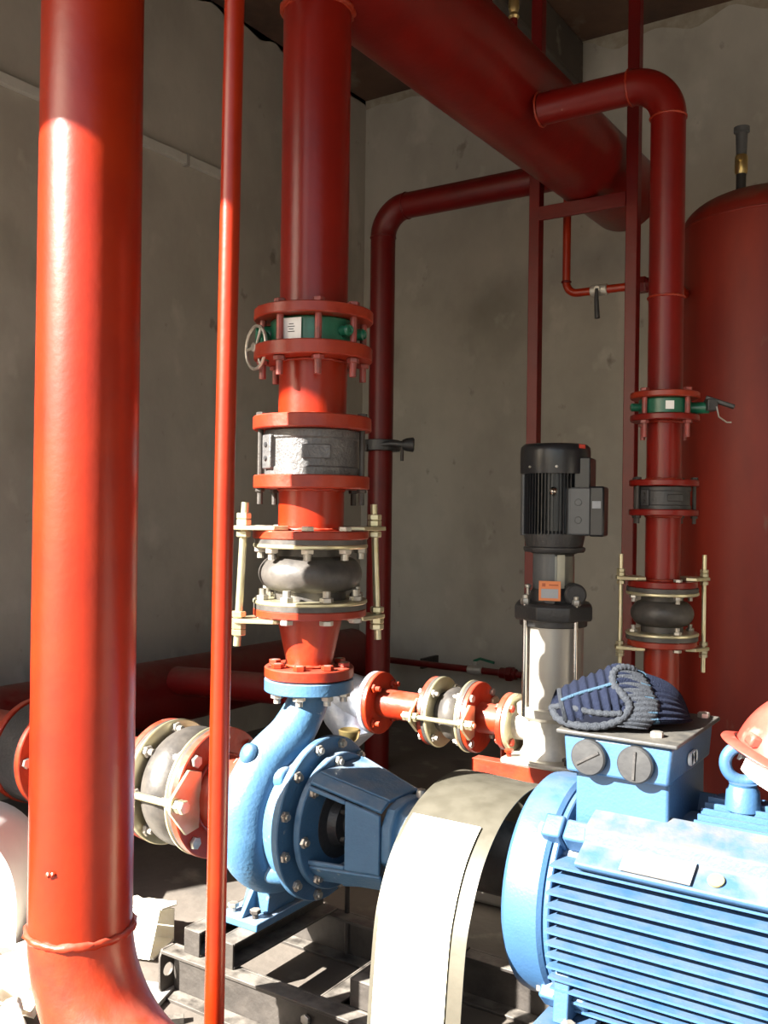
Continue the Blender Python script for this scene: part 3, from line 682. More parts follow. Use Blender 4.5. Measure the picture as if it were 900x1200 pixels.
# feet
for x_ in (-.70, -.20):
    for sgn in (-1, 1):
        obj('foot', MB().box((x_+.02, py+sgn*.18, .237), (.10, .10, .024)).prism([(sgn*.10, .25), (sgn*.20, .25), (sgn*.19, .34), (sgn*.12, .36)], (x_+.0, py, 0), Y, Z, X, .03), BLUE_M, mt, bevel=.003)
        one_bolt(mt, (x_+.035, py+sgn*.205, .252), Z, .008, 0, .02, STEEL, (1, 0), 'foot_bolt')

PZ = PZ_
# ------------------------------------------------------------------ overhead header
t = thing('overhead_header', 'large dark red header pipe crossing overhead towards the back wall', 'pipe', (hx, 2.6, 2.3))
obj('pipe', MB().cyl((hx, 1.58, hz), (hx, 4.0, hz), hr, seg=96), RED_SHADE_DEEP, t)
obj('end_cap', MB().lathe([(hr, 0), (hr*.9, .03), (hr*.5, .055), (0, .062)], (hx, 4.0, hz), Y, 64), RED_SHADE_DEEP, t, angle=60)
obj('end_cap', MB().lathe([(hr, 0), (hr*.9, .03), (hr*.5, .055), (0, .062)], (hx, 1.58, hz), -Y, 64), RED_SHADE_DEEP, t, angle=60)
weld(t, (rx, ry, hz-hr*.98), Z, rr+.003, .007)
t = thing('branch_riser', 'red pipe hooking over from header down to small green valve', 'pipe', (-.843, 2.78, 1.57))
x3, y3, r3 = -.843, 2.78, .0503
Re = .115; zb = 2.485
pts = [(-1.245, y3, zb), (x3-Re, y3, zb)] 
obj('branch_pipe', MB().tube(pts, r3*.97, 40), RED_SHADE_DEEP, t)
obj('elbow', MB().tube(arc((x3-Re, y3, zb-Re), (x3-Re, y3, zb), (x3, y3, zb-Re), 16), r3*1.03, 40), RED_SHADE_DEEP, t)
obj('pipe', MB().cyl((x3, y3, 1.56), (x3, y3, zb-Re), r3, seg=48), RED_SHADE_DEEP, t)
obj('flange', MB().ring((x3, y3, 1.542), Z, .045, .099, .018), RED_ROUGH, t)
for (o_, a_) in (((x3-Re, y3, zb), X), ((x3, y3, zb-Re), Z), ((x3, y3, 1.84), Z), ((-1.25, y3, zb), X)): weld(t, o_, a_, r3+.001, .0035)
bv3 = butterfly('butterfly_valve', 'small green butterfly valve with dark lever beside the red tank', (x3, y3, 1.518), Z, .074, .048, GREEN, .084, 4, .0075, .042, .042, .04, RUSTB)
d = (-FWD*.99-LAT*.10).normalized(); s_ = Z.cross(d)
obj('label', MB().box(Vector((x3, y3, 1.518))+d*.0755, (.024, .002, .024), Matrix((s_, d, Z)).transposed()), LABELW, bv3)
c3 = Vector((x3, y3, 1.517))
obj('stem_neck', MB().cylb(c3+LAT*.07, c3+LAT*.125-FWD*.02, .017), GREEN, bv3)
lv = MB(); lv.box(c3+LAT*.150-FWD*.035+Z*.014, (.085, .03, .012), Matrix.Rotation(YAW-.3, 3, 'Z') @ Matrix.Rotation(.35, 3, 'Y'))
lv.box(c3+LAT*.125-FWD*.03+Z*.006, (.03, .04, .034), Matrix.Rotation(YAW, 3, 'Z'))
obj('lever', lv, BLACK, bv3, bevel=.003)
obj('locking_wire', MB().tube([c3+LAT*.135-FWD*.05, c3+LAT*.14-FWD*.055-Z*.03, c3+LAT*.165-FWD*.05-Z*.045, c3+LAT*.178-FWD*.05-Z*.045], .0025, 8), STEEL, bv3)
obj('body_lug', MB().cylb(c3-LAT*.07, c3-LAT*.1, .012), GREEN, bv3)
spool('pipe_spool', 'short red pipe between small green valve and small black check valve', x3, y3, 1.30, 1.478, r3, [(1.476, .018), (1.286, .018)], m=RED_SHADE_MILD, fm=RED_SHADE_MILD, Rf=.099, welds=(1.474, 1.306))
check_valve('check_valve', 'small black wafer check valve on the right riser beside tank', x3, y3, 1.218, 1.285, .078, BLACK, .086, .006, 4, .018, .02, .016)
spool('pipe_spool', 'red flanged pipe between small check valve and small rubber joint', x3, y3, 1.0, 1.20, r3, [(1.2, .018), (.990, .020)], m=RED_SHADE_MILD, fm=RED_SHADE_MILD, Rf=.099, welds=(1.198, 1.011))
rubber_joint('rubber_joint', 'small black bellows joint with zinc tie rods beside the red tank', (x3, y3, .914), Z, .076, .104, .060, .090,
             [-LAT+FWD*.05, LAT-FWD*.05], .121, .172, .007, 4, mate=.02, rodr=.0065)
t = thing('pump_outlet_pipe', 'red pipe from under the small rubber joint to vertical pump base', 'pipe', (x3, y3, .5))
obj('flange', MB().ring((x3, y3, .818), Z, .045, .099, .019), RED_ROUGH, t)
obj('pipe', MB().tube([(x3, y3, .82), (x3, y3, .62)]+arc((x3-.09, y3, .62), (x3, y3, .62), (x3-.09, y3, .53), 10)+[(-1.03, y3, .53)], r3, 40), RED, t)
obj('flange', MB().ring((-1.048, y3, .53), X, .04, .095, .018), RED_ROUGH, t)

# small sampling pipe to the tank
t = thing('small_pipe', 'thin red pipe dropping from header to tank with brass valve', 'pipe', (-1.3, 3.64, 2.0))
zs = 2.105; xs = -1.522; ys = 3.66
obj('pipe', MB().tube([(xs, ys, 2.6), (xs, ys, zs+.05)]+arc((xs+.05, ys, zs+.05), (xs, ys, zs+.05), (xs+.05, ys, zs), 8)+[(-1.15, ys, zs)]+arc((-1.15, ys+.05, zs), (-1.15, ys, zs), (-1.10, ys+.05, zs), 8)+[(-1.10, 3.93, zs)], .0165, 20), RED, t)
obj('union', MB().hexp((-1.22, ys, zs), (-1.185, ys, zs), .034).cylb((-1.25, ys, zs), (-1.165, ys, zs), .026), RED_DARK, t)
obj('valve_body', MB().cylb((-1.415, ys, zs), (-1.345, ys, zs), .023, .004).cyl((-1.38, ys, zs), (-1.38, ys-.03, zs), .012), CASTG, t)
obj('valve_lever', MB().tube([(-1.38, ys-.03, zs), (-1.379, ys-.035, zs-.04), (-1.374, ys-.035, zs-.12)], [.007, .009, .011], 10), BLACK, t)
obj('elbow', MB().torus((xs, ys, zs+.05), Z, .0165, .005, 20, 8), RED_DARK, t)
# air vents above header
for k, (yv, lab) in enumerate(((2.70, 'nearer of two thin red stubs with brass air valves atop header'), (2.885, 'farther of two thin red stubs with brass air valves atop header'))):
    t = thing('air_vent', lab, 'air valve', (hx, yv, 2.75))
    top = 2.84 if k == 0 else 2.86
    obj('stub', MB().cyl((hx, yv, hz+hr-.01), (hx, yv, top), .013, seg=16), RED_DARK, t)
    obj('valve_body', MB().lathe([(.014, 0), (.019, .008), (.014, .02), (.018, .035), (.018, .06), (.011, .075), (.011, .12)], (hx, yv, top), Z, 16), BRASS, t)
    obj('lever', MB().box((hx, yv-.02, top+.075), (.018, .05, .01)), BLACK if k == 0 else STEEL, t)
# hanger frame
t = thing('hanger_frame', 'red steel posts and crossbar cradling the overhead header', 'frame', (-1.40, 3.57, 0))
for xx in (-1.597, -1.197): obj('post', MB().bx(xx-.023, xx+.023, 3.50, 3.545, 0, H), RED_DARK, t, bevel=.003)
m_ = MB(); m_.bx(-1.574, -1.22, 3.495, 3.505, 2.372, 2.428).bx(-1.574, -1.22, 3.505, 3.55, 2.422, 2.430).bx(-1.574, -1.22, 3.4925, 3.495, 2.372, 2.384)
obj('crossbar', m_, RED_DARK, t, bevel=.001)

# ------------------------------------------------------------------ riser 2 (behind)
x2, y2, r2 = -2.455, 3.70, .058
t = thing('back_riser', 'dark red pipe rising behind the fat riser and elbowing to header', 'pipe', (x2, y2, 0))
z2 = 2.615; Re = .13
obj('pipe', MB().cyl((x2, y2, .0), (x2, y2, z2-Re), r2, seg=40), RED_DARK, t)
obj('elbow', MB().tube(arc((x2+Re, y2, z2-Re), (x2, y2, z2-Re), (x2+Re, y2, z2), 14), r2*1.03, 40), RED_DARK, t)
obj('run_pipe', MB().cyl((x2+Re, y2, z2), (-1.545, y2, z2), r2, seg=40), RED_DARK, t)
weld(t, (x2, y2, z2-Re), Z, r2, .004, m=RED_DARK); weld(t, (x2+Re, y2, z2), X, r2, .004, m=RED_DARK)
t = thing('lever_valve', 'black clamp fitting with sideways lever on the back riser', 'valve', (x2, y2, 1.51))
obj('clamp', MB().ring((x2, y2, 1.485), Z, r2, r2+.035, .05), BLACK, t)
pc = Vector((x2, y2, 1.51))
obj('lever', MB().tube([pc-FWD*.08, pc+LAT*.05-FWD*.09+Z*.005, pc+LAT*.12-FWD*.1], [.014, .012, .018], 12), BLACK, t)
obj('knob', MB().lathe([(.022, 0), (.03, .02), (.034, .05), (.026, .055)], pc+LAT*.10-FWD*.1, LAT, 20), PLUG, t)
obj('clamp_bolt', MB().cyl(pc+LAT*.10-FWD*.1-Z*.075, pc+LAT*.10-FWD*.1, .008, seg=8), STEELD, t)
obj('clamp_nut', MB().hexp(pc-LAT*.07-FWD*.07-Z*.03, pc-LAT*.07-FWD*.07, .014), STEELD, t)

# ------------------------------------------------------------------ tank
tx, ty, tr = -.82, 4.12, .352
t = thing('pressure_tank', 'tall domed red pressure tank with scuffed paint near back wall', 'tank', (tx, ty, 0))
obj('shell', MB().lathe([(tr, .12), (tr, 1.0), (tr, 1.8), (tr, 2.38)], (tx, ty, 0), Z, 96), RED_TANK, t)
obj('dome', MB().lathe([(tr, 2.38)]+[(tr*math.cos(a)**.8 if a < PI/2 else 0, 2.38+.15*math.sin(a)) for a in [PI/2*i/14 for i in range(1, 15)]], (tx, ty, 0), Z, 96), RED_TANK, t, angle=70)
weld(t, (tx, ty, 2.38), Z, tr-.001, .005, m=RED_TANK)
obj('skirt', MB().lathe([(tr*.8, 0), (tr*.8, .13)], (tx, ty, 0), Z, 64), RED_TANK, t)
t = thing('tank_vent', 'short dark pipe with brass fitting and cap standing on the tank dome', 'vent', (tx-.10, ty-.02, 2.5))
vx, vy = tx-.115, ty-.03
obj('stub', MB().cyl((vx, vy, 2.49), (vx, vy, 2.66), .020, seg=20), BLACK, t)
obj('fitting', MB().lathe([(.021, 2.62), (.026, 2.63), (.026, 2.69), (.022, 2.70)], (vx, vy, 0), Z, 20).cyl((vx, vy-.02, 2.675), (vx, vy-.05, 2.675), .008), BRASS, t)
obj('cap', MB().lathe([(.021, 2.70), (.024, 2.79), (.032, 2.795), (.032, 2.815), (.02, 2.82)], (vx, vy, 0), Z, 20), GREYP, t)

# small pipe along back wall
t = thing('wall_pipe', 'thin red pipe running low along the back wall with small lever valve', 'pipe', (-1.8, 4.78, .2))
zw = .315; yw = 4.76
obj('pipe', MB().cyl((-3.15, yw, zw), (-1.2, yw, zw), .019, seg=20), RED_DARK, t)
obj('valve_body', MB().cylb((-2.54, yw, zw), (-2.45, yw, zw), .027, .004).cyl((-2.495, yw, zw), (-2.495, yw, zw+.05), .011), CASTG, t)
obj('valve_lever', MB().tube([(-2.505, yw, zw+.05), (-2.46, yw-.01, zw+.068), (-2.37, yw-.02, zw+.055)], .008, 8), GREEN, t)
obj('union', MB().hexp((-2.30, yw, zw), (-2.26, yw, zw), .042).cylb((-2.34, yw, zw), (-2.24, yw, zw), .03), RED_DARK, t)
for xx in (-2.85, -1.4): obj('bracket', MB().bx(xx-.01, xx+.01, yw, YB, zw-.03, zw+.03), STEELD, t)

# ------------------------------------------------------------------ vertical multistage pump
vx, vy = -1.185, 2.78
t = thing('red_channels', 'pair of short red channel rails under the vertical pump', 'rail', (vx, vy, .36))
for yy, s in ((2.655, 1), (2.90, -1)):
    m_ = MB(); channel(m_, (-1.40, yy, .3605), (-.96, yy, .3605), .068, .045, Y*s, .007); m_.bx(-1.4, -1.394, min(yy, yy+s*.045), max(yy, yy+s*.045), .361, .428); obj('channel', m_, RED_ROUGH, t, bevel=.001)
vp = thing('vertical_pump', 'tall stainless multistage pump with black ribbed motor on red rails', 'pump', (vx, vy, .43))
obj('base_plate', MB().bx(vx-.115, vx+.115, vy-.13, vy+.13, .429, .448), CASTG, vp, bevel=.006)
obj('base_casting', MB().lathe([(.10, .448), (.088, .47), (.088, .56), (.108, .575), (.110, .60), (.104, .604)], (vx, vy, 0), Z, 48).cylb((vx-.125, vy, .53), (vx+.125, vy, .53), .052), CASTG, vp)
obj('inlet_flange', MB().ring((vx-.135, vy, .53), X, .04, .092, .018), ZINC, vp)
obj('outlet_flange', MB().ring((vx+.117, vy, .53), X, .04, .092, .018), ZINC, vp)
for sx in (-1, 1):
    for sy in (-1, 1):
        one_bolt(vp, (vx+sx*.095, vy+sy*.108, .448), Z, .008, .012, .005, STEELD if sx > 0 else RED_ROUGH, (1, 0), 'anchor_bolt')
obj('sleeve', MB().cyl((vx, vy, .60), (vx, vy, .875), .094, seg=64), SLEEVE, vp)
obj('top_plate', MB().lathe([(.124, .872), (.128, .880), (.128, .915), (.118, .925), (.09, .93)], (vx, vy, 0), Z, 8).lathe([(.105, .852), (.105, .874)], (vx, vy, 0), Z, 48), BLACK, vp, bevel=.003)
for k in range(4):
    a_ = YAW + math.radians(-62+90*k); q = Vector((math.cos(a_), math.sin(a_), 0))*.109+Vector((vx, vy, 0))
    obj('stay_rod', MB().cyl(q+Z*.575, q+Z*.93, .0075, seg=14), INOX, vp)
    obj('stay_nut', MB().hexp(q+Z*.922, q+Z*.94, .015).lathe([(.009, .94), (.009, .95), (0, .955)], q, Z, 10), STEEL, vp)
obj('motor_stool', MB().lathe([(.085, .925), (.075, .95), (.062, .975), (.062, 1.075), (.088, 1.085)], (vx, vy, 0), Z, 40).cylb(Vector((vx, vy, .955))+LAT*.05-FWD*.04, Vector((vx, vy, .955))+LAT*.05-FWD*.10, .034, .006), BLACK, vp)
obj('coupling_window', MB().lathe([(.0635, .98), (.0635, 1.07)], (vx, vy, 0), Z, 40), mat('coupling_mesh', (.30, .30, .27), .35, metal=.7), vp)
def curved_panel(mb, c, R, z0, z1, a0, a1, th=.003, n=10):
    pts = []
    for i in range(n+1):
        a_ = a0+(a1-a0)*i/n; d_ = LAT*math.cos(a_)+FWD*math.sin(a_)
        for (r_, z_) in ((R, z0), (R, z1), (R+th, z1), (R+th, z0)): pts.append(Vector((c[0], c[1], z_))+d_*r_)
    fs = [(i*4+k, (i+1)*4+k, (i+1)*4+(k+1) % 4, i*4+(k+1) % 4) for i in range(n) for k in range(4)] + [(0, 1, 2, 3), (n*4+3, n*4+2, n*4+1, n*4)]
    mb.add(pts, fs)
m_ = MB(); curved_panel(m_, (vx, vy), .0645, .968, 1.078, math.radians(185), math.radians(262)); obj('coupling_guard', m_, GREYP, vp)
m_ = MB(); curved_panel(m_, (vx, vy), .066, .972, 1.075, math.radians(268), math.radians(288)); obj('coupling_strip', m_, mat('ivory_strip', (.5, .48, .38), .5), vp)
dl_ = (-FWD*.95-LAT*.30).normalized(); s_ = Z.cross(dl_); ML = Matrix((s_, dl_, Z)).transposed()
lc = Vector((vx, vy, .966))+dl_*.092
o = obj('warning_label', MB().box(lc, (.066, .002, .060), ML), ORANGEL, vp)
obj('label_panel', MB().box(lc+dl_*.0015-Z*.008, (.052, .001, .028), ML), GREYL, o)
obj('label_marks', MB().box(lc+dl_*.0016+Z*.018-s_*.018, (.010, .001, .010), ML).box(lc+dl_*.0016+Z*.018+s_*.012, (.028, .001, .004), ML), mat('dark_orange', (.45, .1, .03), .5), o)
obj('label_post', MB().box(Vector((vx, vy, .95))+dl_*.086, (.03, .012, .05), ML), BLACK, vp)
obj('vent_plug', MB().lathe([(.006, 0), (.006, .02), (.01, .022), (.01, .03), (0, .034)], Vector((vx, vy, .95))-LAT*.085-FWD*.03, Z, 12), STEEL, vp)
# motor on top
obj('motor_flange', MB().lathe([(.092, 1.082), (.096, 1.088), (.096, 1.096), (.088, 1.10), (.093, 1.125), (.095, 1.14), (.085, 1.15)], (vx, vy, 0), Z, 48), BLACK, vp)
obj('motor_core', MB().cyl((vx, vy, 1.13), (vx, vy, 1.345), .086, seg=48), BLACKP, vp)
for k in range(56):
    a_ = 2*PI*k/56; d_ = Vector((math.cos(a_), math.sin(a_), 0)); tt = Z.cross(d_)
    rel = (a_-YAW) % (2*PI)
    deg = math.degrees(rel)
    if 290 < deg or deg < 70: continue       # terminal box side
    obj('motor_rib', MB().box(Vector((vx, vy, 1.238))+d_*.092, (.018, .0028, .200), Matrix((d_, tt, Z)).transposed()), BLACKP, vp)
cornerp = math.radians(200)
for dg in (183, 357):
    d_ = LAT*math.cos(math.radians(dg))+FWD*math.sin(math.radians(dg)); tt = Z.cross(d_)
    obj('side_pad', MB().box(Vector((vx, vy, 1.238))+d_*.094, (.024, .03, .21), Matrix((d_, tt, Z)).transposed()), GREYP, vp, bevel=.003)
obj('fan_cover', MB().lathe([(.108, 1.325), (.109, 1.33), (.109, 1.392), (.107, 1.408), (.098, 1.417), (.03, 1.419)], (vx, vy, 0), Z, 64), BLACKP, vp, angle=50)
for dg in (215, 262, 320):
    d_ = LAT*math.cos(math.radians(dg))+FWD*math.sin(math.radians(dg))
    obj('cover_screw', MB().lathe([(.005, 0), (.004, .003), (0, .004)], Vector((vx, vy, 1.345))+d_*.108, d_, 12), STEEL, vp)
d_ = LAT*math.cos(math.radians(308))+FWD*math.sin(math.radians(308)); tt = Z.cross(d_)
obj('red_sticker', MB().box(Vector((vx, vy, 1.408))+d_*.1075, (.003, .026, .012), Matrix((d_, tt, Z)).transposed()), REDL, vp)
d_ = -FWD*.97-LAT*.22
obj('eye_bolt', MB().lathe([(.012, 0), (.013, .006), (.009, .012), (.004, .016), (0, .017)], Vector((vx, vy, 1.27))+d_.normalized()*.100, d_, 20), INOX, vp)
# terminal box side (towards viewer's right)
RY = Matrix.Rotation(YAW-.35, 3, 'Z'); e1 = RY @ X; e2 = RY @ Y
bc = Vector((vx, vy, 1.21))+e1*.105
box_ = obj('terminal_box', MB().box(bc-e1*.02-e2*.03, (.085, .10, .145), RY), GREYP, vp, bevel=.005)
obj('box_cover', MB().box(bc+e1*.035-e2*.03, (.045, .108, .152), RY), BLACKP, box_, bevel=.006)
obj('upper_shroud', MB().box(bc-e1*.012-e2*.0+Z*.115, (.05, .13, .10), RY), BLACKP, box_, bevel=.004)
for k in (-1, 1):
    obj('knockout', MB().torus(bc-e1*.02-e2*.081+Z*.027*k, e2, .009, .002, 20, 6).cyl(bc-e1*.02-e2*.080+Z*.027*k, bc-e1*.02-e2*.082+Z*.027*k, .008, seg=16), GREYP, box_)
obj('type_plate', MB().box(bc+e1*.035-e2*.085+Z*.02, (.026, .002, .022), RY), GREYL, box_)
# suction line of vertical pump
zl = .53
t = thing('inlet_adapter', 'short red flanged pipe at the inlet of the vertical pump', 'pipe', (-1.37, vy, .45))
obj('flange', MB().ring((vx-.156, vy, zl), X, .04, .092, .020), RED_ROUGH, t)
obj('pipe', MB().lathe([(.050, -1.435), (.047, -1.342)], (0, vy, zl), X, 36), RED_ROUGH, t)
obj('flange', MB().ring((-1.452, vy, zl), X, .045, .115, .018), RED_ROUGH, t)
bolts(t, (vx-.156, vy, zl), X, .075, 4, .0075, .039, .005, RED_ROUGH)
rubber_joint('rubber_joint', 'black rubber joint with zinc tie rod on the vertical pump inlet pipe', (-1.525, vy, zl), X, .073, .118, .065, .088,
             [Vector((0, -1, .0)), Vector((0, 1, 0))], .128, .135, .0075, 4, mate=.018, rodr=.008)
t = thing('inlet_pipe', 'short orange-red flanged pipe between silver strainer and rubber joint', 'pipe', (-1.7, vy, .45))
obj('flange', MB().ring((-1.616, vy, zl), X, .045, .115, .018), RED_ROUGH, t)
obj('pipe', MB().cyl((-1.822, vy, zl), (-1.61, vy, zl), .050, seg=40), RED_ROUGH, t)
obj('flange', MB().ring((-1.840, vy, zl), X, .045, .108, .018), RED_ROUGH, t)
bolts(t, (-1.822, vy, zl), -X, .085, 4, .009, .036, .018, RED_ROUGH)
t = thing('strainer', 'silver painted Y-strainer with angled leg behind the blue pump', 'strainer', (-2.0, vy, .4))
obj('flange', MB().ring((-1.862, vy, zl), X, .045, .108, .020), SILVER, t)
obj('flange', MB().ring((-2.16, vy, zl), X, .045, .108, .020), SILVER, t)
obj('body', MB().lathe([(.06, -2.145), (.085, -2.08), (.095, -2.0), (.085, -1.93), (.062, -1.86)], (0, vy, zl), X, 40), SILVER, t, angle=60)
la = Vector((.62, -.10, -.78)).normalized(); lo = Vector((-2.03, vy-.02, zl+.02))
obj('leg', MB().lathe([(.075, 0), (.07, .10), (.058, .16), (.056, .185)], lo, la, 32), SILVER, t, angle=60)
R3 = Matrix((basis(la)[0], basis(la)[1], la)).transposed()
lc_ = lo+la*.195
lg = obj('leg_cover', MB().box(lc_, (.11, .11, .028), R3), SILVER, t, bevel=.006)
for sx in (-1, 1):
    for sy in (-1, 1):
        one_bolt(t, lc_+R3 @ Vector((sx*.04, sy*.04, -.012)), -la, .006, 0, .022, STEEL, (1, 0))
obj('support_post', MB().bx(-2.02, -1.98, vy+.03, vy+.07, 0, .46), STEELD, t)
t = thing('inlet_stub', 'red pipe joining the silver strainer back to the floor header', 'pipe', (-2.4, vy, .4))
obj('flange', MB().ring((-2.182, vy, zl), X, .045, .108, .020), RED_DARK, t)
obj('pipe', MB().cyl((-2.83, vy, .50), (-2.17, vy, zl), .057, seg=40), RED_DARK, t)

# ------------------------------------------------------------------ knitted cap on the terminal box
kc = thing('knit_cap', 'navy ribbed knit cap with grey rim lying on the motor terminal box', 'cap', (-.634, 1.835, .788))
O = Vector((-.640, 1.838, .7885))
def K(a, b_, c_): return O + LAT*a + FWD*b_ + Z*c_
def hatpt(s, th, off=0, ribs=True):
    # s: 0 mouth .. 1 crown
    a = -.125 + .262*s
    rib1 = math.cos(th*34) if s > .42 else math.cos(s*95)
    env = (1-max(0, (s-.55)/.45)**2.6)**.5 if s < 1 else 0
    hb_ = (.072+.022*math.sin(min(s, .6)/.6*PI/2))*env
    hh = (.030+.038*math.sin(min(1, s*1.7)*PI/2))*env
    top = 1.0
    z = math.sin(th)*hh
    if math.sin(th) < 0: z *= .25
    r = 1+ (0.040*rib1 if ribs else 0)
    # a soft fold hump
    hump = .014*math.exp(-((s-.47)/.13)**2)*max(0, math.sin(th))
    zc = .008 + hh*.25*1.0
    y = math.cos(th)*hb_*r
    sag = .010*math.sin(s*5+1)*max(0, math.sin(th))
    return K(a + .006*math.sin(th*2), y + off*math.cos(th), max(.0035, zc+z*r*1.15+hump+sag + off*max(math.sin(th), 0)))
def hat_band(s0, s1, off, ns, m, name, th0=0, th1=2*PI, nt=272):
    pts = []; full = abs(th1-th0-2*PI) < 1e-6
    n2 = nt if full else int(nt*(th1-th0)/(2*PI))
    for i in range(ns+1):
        s = s0+(s1-s0)*i/ns
        for k in range(n2 if full else n2+1): pts.append(hatpt(s, th0+(th1-th0)*k/n2, off))
    W_ = n2 if full else n2+1
    fs = [(i*W_+k, i*W_+(k+1) % W_, (i+1)*W_+(k+1) % W_, (i+1)*W_+k) for i in range(ns) for k in range(n2)]
    return obj(name, MB().add(pts, fs), m, kc, angle=180)
hat_band(.0, .9995, 0, 120, NAVY, 'cap_body')
m_ = MB(); pth = [hatpt(.02+.40*i/30, PI-.85, .0, False)-FWD*.001 for i in range(31)]; m_.tube(pth, .0035, 10); obj('stripe', m_, LBLUE, kc, angle=180)
hat_band(.60, .67, .0016, 3, LBLUE, 'stripe')
hat_band(.0, .03, .002, 2, GREYW, 'mouth_edge')
# dark inside of the mouth
m_ = MB(); ring_ = [hatpt(0.012, 2*PI*k/48, -.004, False) for k in range(48)]
m_.add(ring_+[K(-.06, 0, .02)], [(k, (k+1) % 48, 48) for k in range(48)]); obj('mouth_lining', m_, NAVY, kc, angle=180)
# rolled grey rim that runs along the front and curls up over the top
rim = catmull([K(-.136, -.010, .030), K(-.130, -.045, .014), K(-.098, -.082, .009), K(-.055, -.094, .012), K(-.020, -.096, .026), K(-.004, -.092, .048), K(-.012, -.082, .066), K(-.026, -.062, .084),
               K(-.022, -.040, .103), K(-.002, -.028, .112), K(.020, -.022, .107), K(.026, -.020, .094)], 8)
def ribbed_tube(P, r, m, name, seg=16):
    rr_ = [r*(1+.16*math.sin(i*2.1)) for i in range(len(P))]
    return obj(name, MB().tube(P, rr_, seg), m, kc, angle=180)
ribbed_tube(rim, .0075, GREYW, 'rolled_rim')
rim2 = catmull([K(-.136, -.010, .030), K(-.118, -.048, .040), K(-.085, -.072, .036), K(-.05, -.085, .034), K(-.018, -.092, .036)], 8)
ribbed_tube([p-FWD*.004 for p in rim2], .0060, GREYW, 'rolled_rim')
m_ = MB(); lo_ = rim[:33]; up_ = rim2[:33]; nn = min(len(lo_), len(up_)); m_.add([p-FWD*.003 for p in lo_[:nn]]+[p-FWD*.003 for p in up_[:nn]], [(i, i+1, nn+i+1, nn+i) for i in range(nn-1)]); obj('opening_shade', m_, mat('shade_black', (.004, .005, .010), .95, spec=.1), kc, angle=180)  # near-black strip between the rims, painted shade for the cap's mouth
# cuff folded back to the right of the rim
def patch(rows, m, name, rib=0.0016, n=40, k2=8):
    pts = []; R1 = catmull(rows[0], 10); R2 = catmull(rows[1], 10); R3_ = catmull(rows[2], 10); nn = len(R1)
    for i in range(nn):
        for k in range(k2+1):
            t_ = k/k2; a, b_, c_ = R1[i], R2[i], R3_[i]
            p = a*(1-t_)**2+b_*2*t_*(1-t_)+c_*t_*t_
            pts.append(p - FWD*rib*(1 if (i % 4) < 2 else -1) + Z*rib*.4*(1 if (i % 4) < 2 else -1))
    fs = [(i*(k2+1)+k, i*(k2+1)+k+1, (i+1)*(k2+1)+k+1, (i+1)*(k2+1)+k) for i in range(nn-1) for k in range(k2)]
    o = obj(name, MB().add(pts, fs), m, kc, angle=180); md = o.modifiers.new('solid', 'SOLIDIFY'); md.thickness = .004; return o
patch([[K(-.055, -.092, .014), K(-.018, -.096, .028), K(-.006, -.090, .05), K(-.016, -.078, .070), K(-.024, -.055, .090), K(-.012, -.036, .108)],
       [K(-.01, -.108, .010), K(.015, -.108, .030), K(.028, -.100, .058), K(.020, -.085, .078), K(.010, -.060, .098), K(.01, -.034, .112)],
       [K(.03, -.096, .006), K(.045, -.096, .026), K(.055, -.088, .05), K(.050, -.074, .068), K(.045, -.055, .086), K(.04, -.030, .100)]], GREYW, 'folded_cuff')

# ------------------------------------------------------------------ hard hat
hh = thing('hard_hat', 'dusty red plastic hard hat tilted against the motor lifting eye', 'helmet', (-.36, 1.86, .69))
HC = LAT*.795 + FWD*1.765 + Z*.732
upv = (LAT*.36 + Z*.90 - FWD*.12).normalized(); ltv = (LAT - upv*LAT.dot(upv)).normalized(); dpv = upv.cross(ltv)
m_ = MB(); pts = []; NS = 20; NT = 72
def hpt(al, th, k=1.0):
    r = math.cos(al); z = math.sin(al)
    ridge = .006*math.exp(-(math.sin(th)*6)**2)*math.sin(al*1.0)**.5 if z > 0 else 0
    return HC + ltv*(.138*k*r*math.cos(th)) + dpv*(.112*k*r*math.sin(th)) + upv*((.150*k+ridge)*z)
for i in range(NS+1):
    al = PI/2*i/NS
    for k in range(NT): pts.append(hpt(min(al, PI/2-.001), 2*PI*k/NT))
for i in range(NS+1):
    al = PI/2*(NS-i)/NS
    for k in range(NT): pts.append(hpt(min(al, PI/2-.001), 2*PI*k/NT, .97))
fs = [(i*NT+k, i*NT+(k+1) % NT, (i+1)*NT+(k+1) % NT, (i+1)*NT+k) for i in range(2*NS+1) for k in range(NT)]
obj('shell', m_.add(pts, fs), HELM, hh, angle=60)
m_ = MB(); pts = []
for (k_, dz_) in ((.97, .004), (1.10, -.004), (1.11, -.008), (1.09, -.010), (.97, -.004)):
    for k in range(NT):
        th = 2*PI*k/NT; ex = 1.0 + (.10*max(0, -math.cos(th))**2)
        pts.append(HC + ltv*(.138*k_*ex*math.cos(th)) + dpv*(.112*k_*math.sin(th)) + upv*dz_)
obj('brim', m_.add(pts, [(i*NT+k, i*NT+(k+1) % NT, ((i+1) % 5)*NT+(k+1) % NT, ((i+1) % 5)*NT+k) for i in range(5) for k in range(NT)]), HELM, hh, angle=60)
obj('side_slot', MB().box(HC-ltv*.128-dpv*.03+upv*.018, (.03, .03, .022), Matrix((ltv, dpv, upv)).transposed()), HELM, hh, bevel=.005)
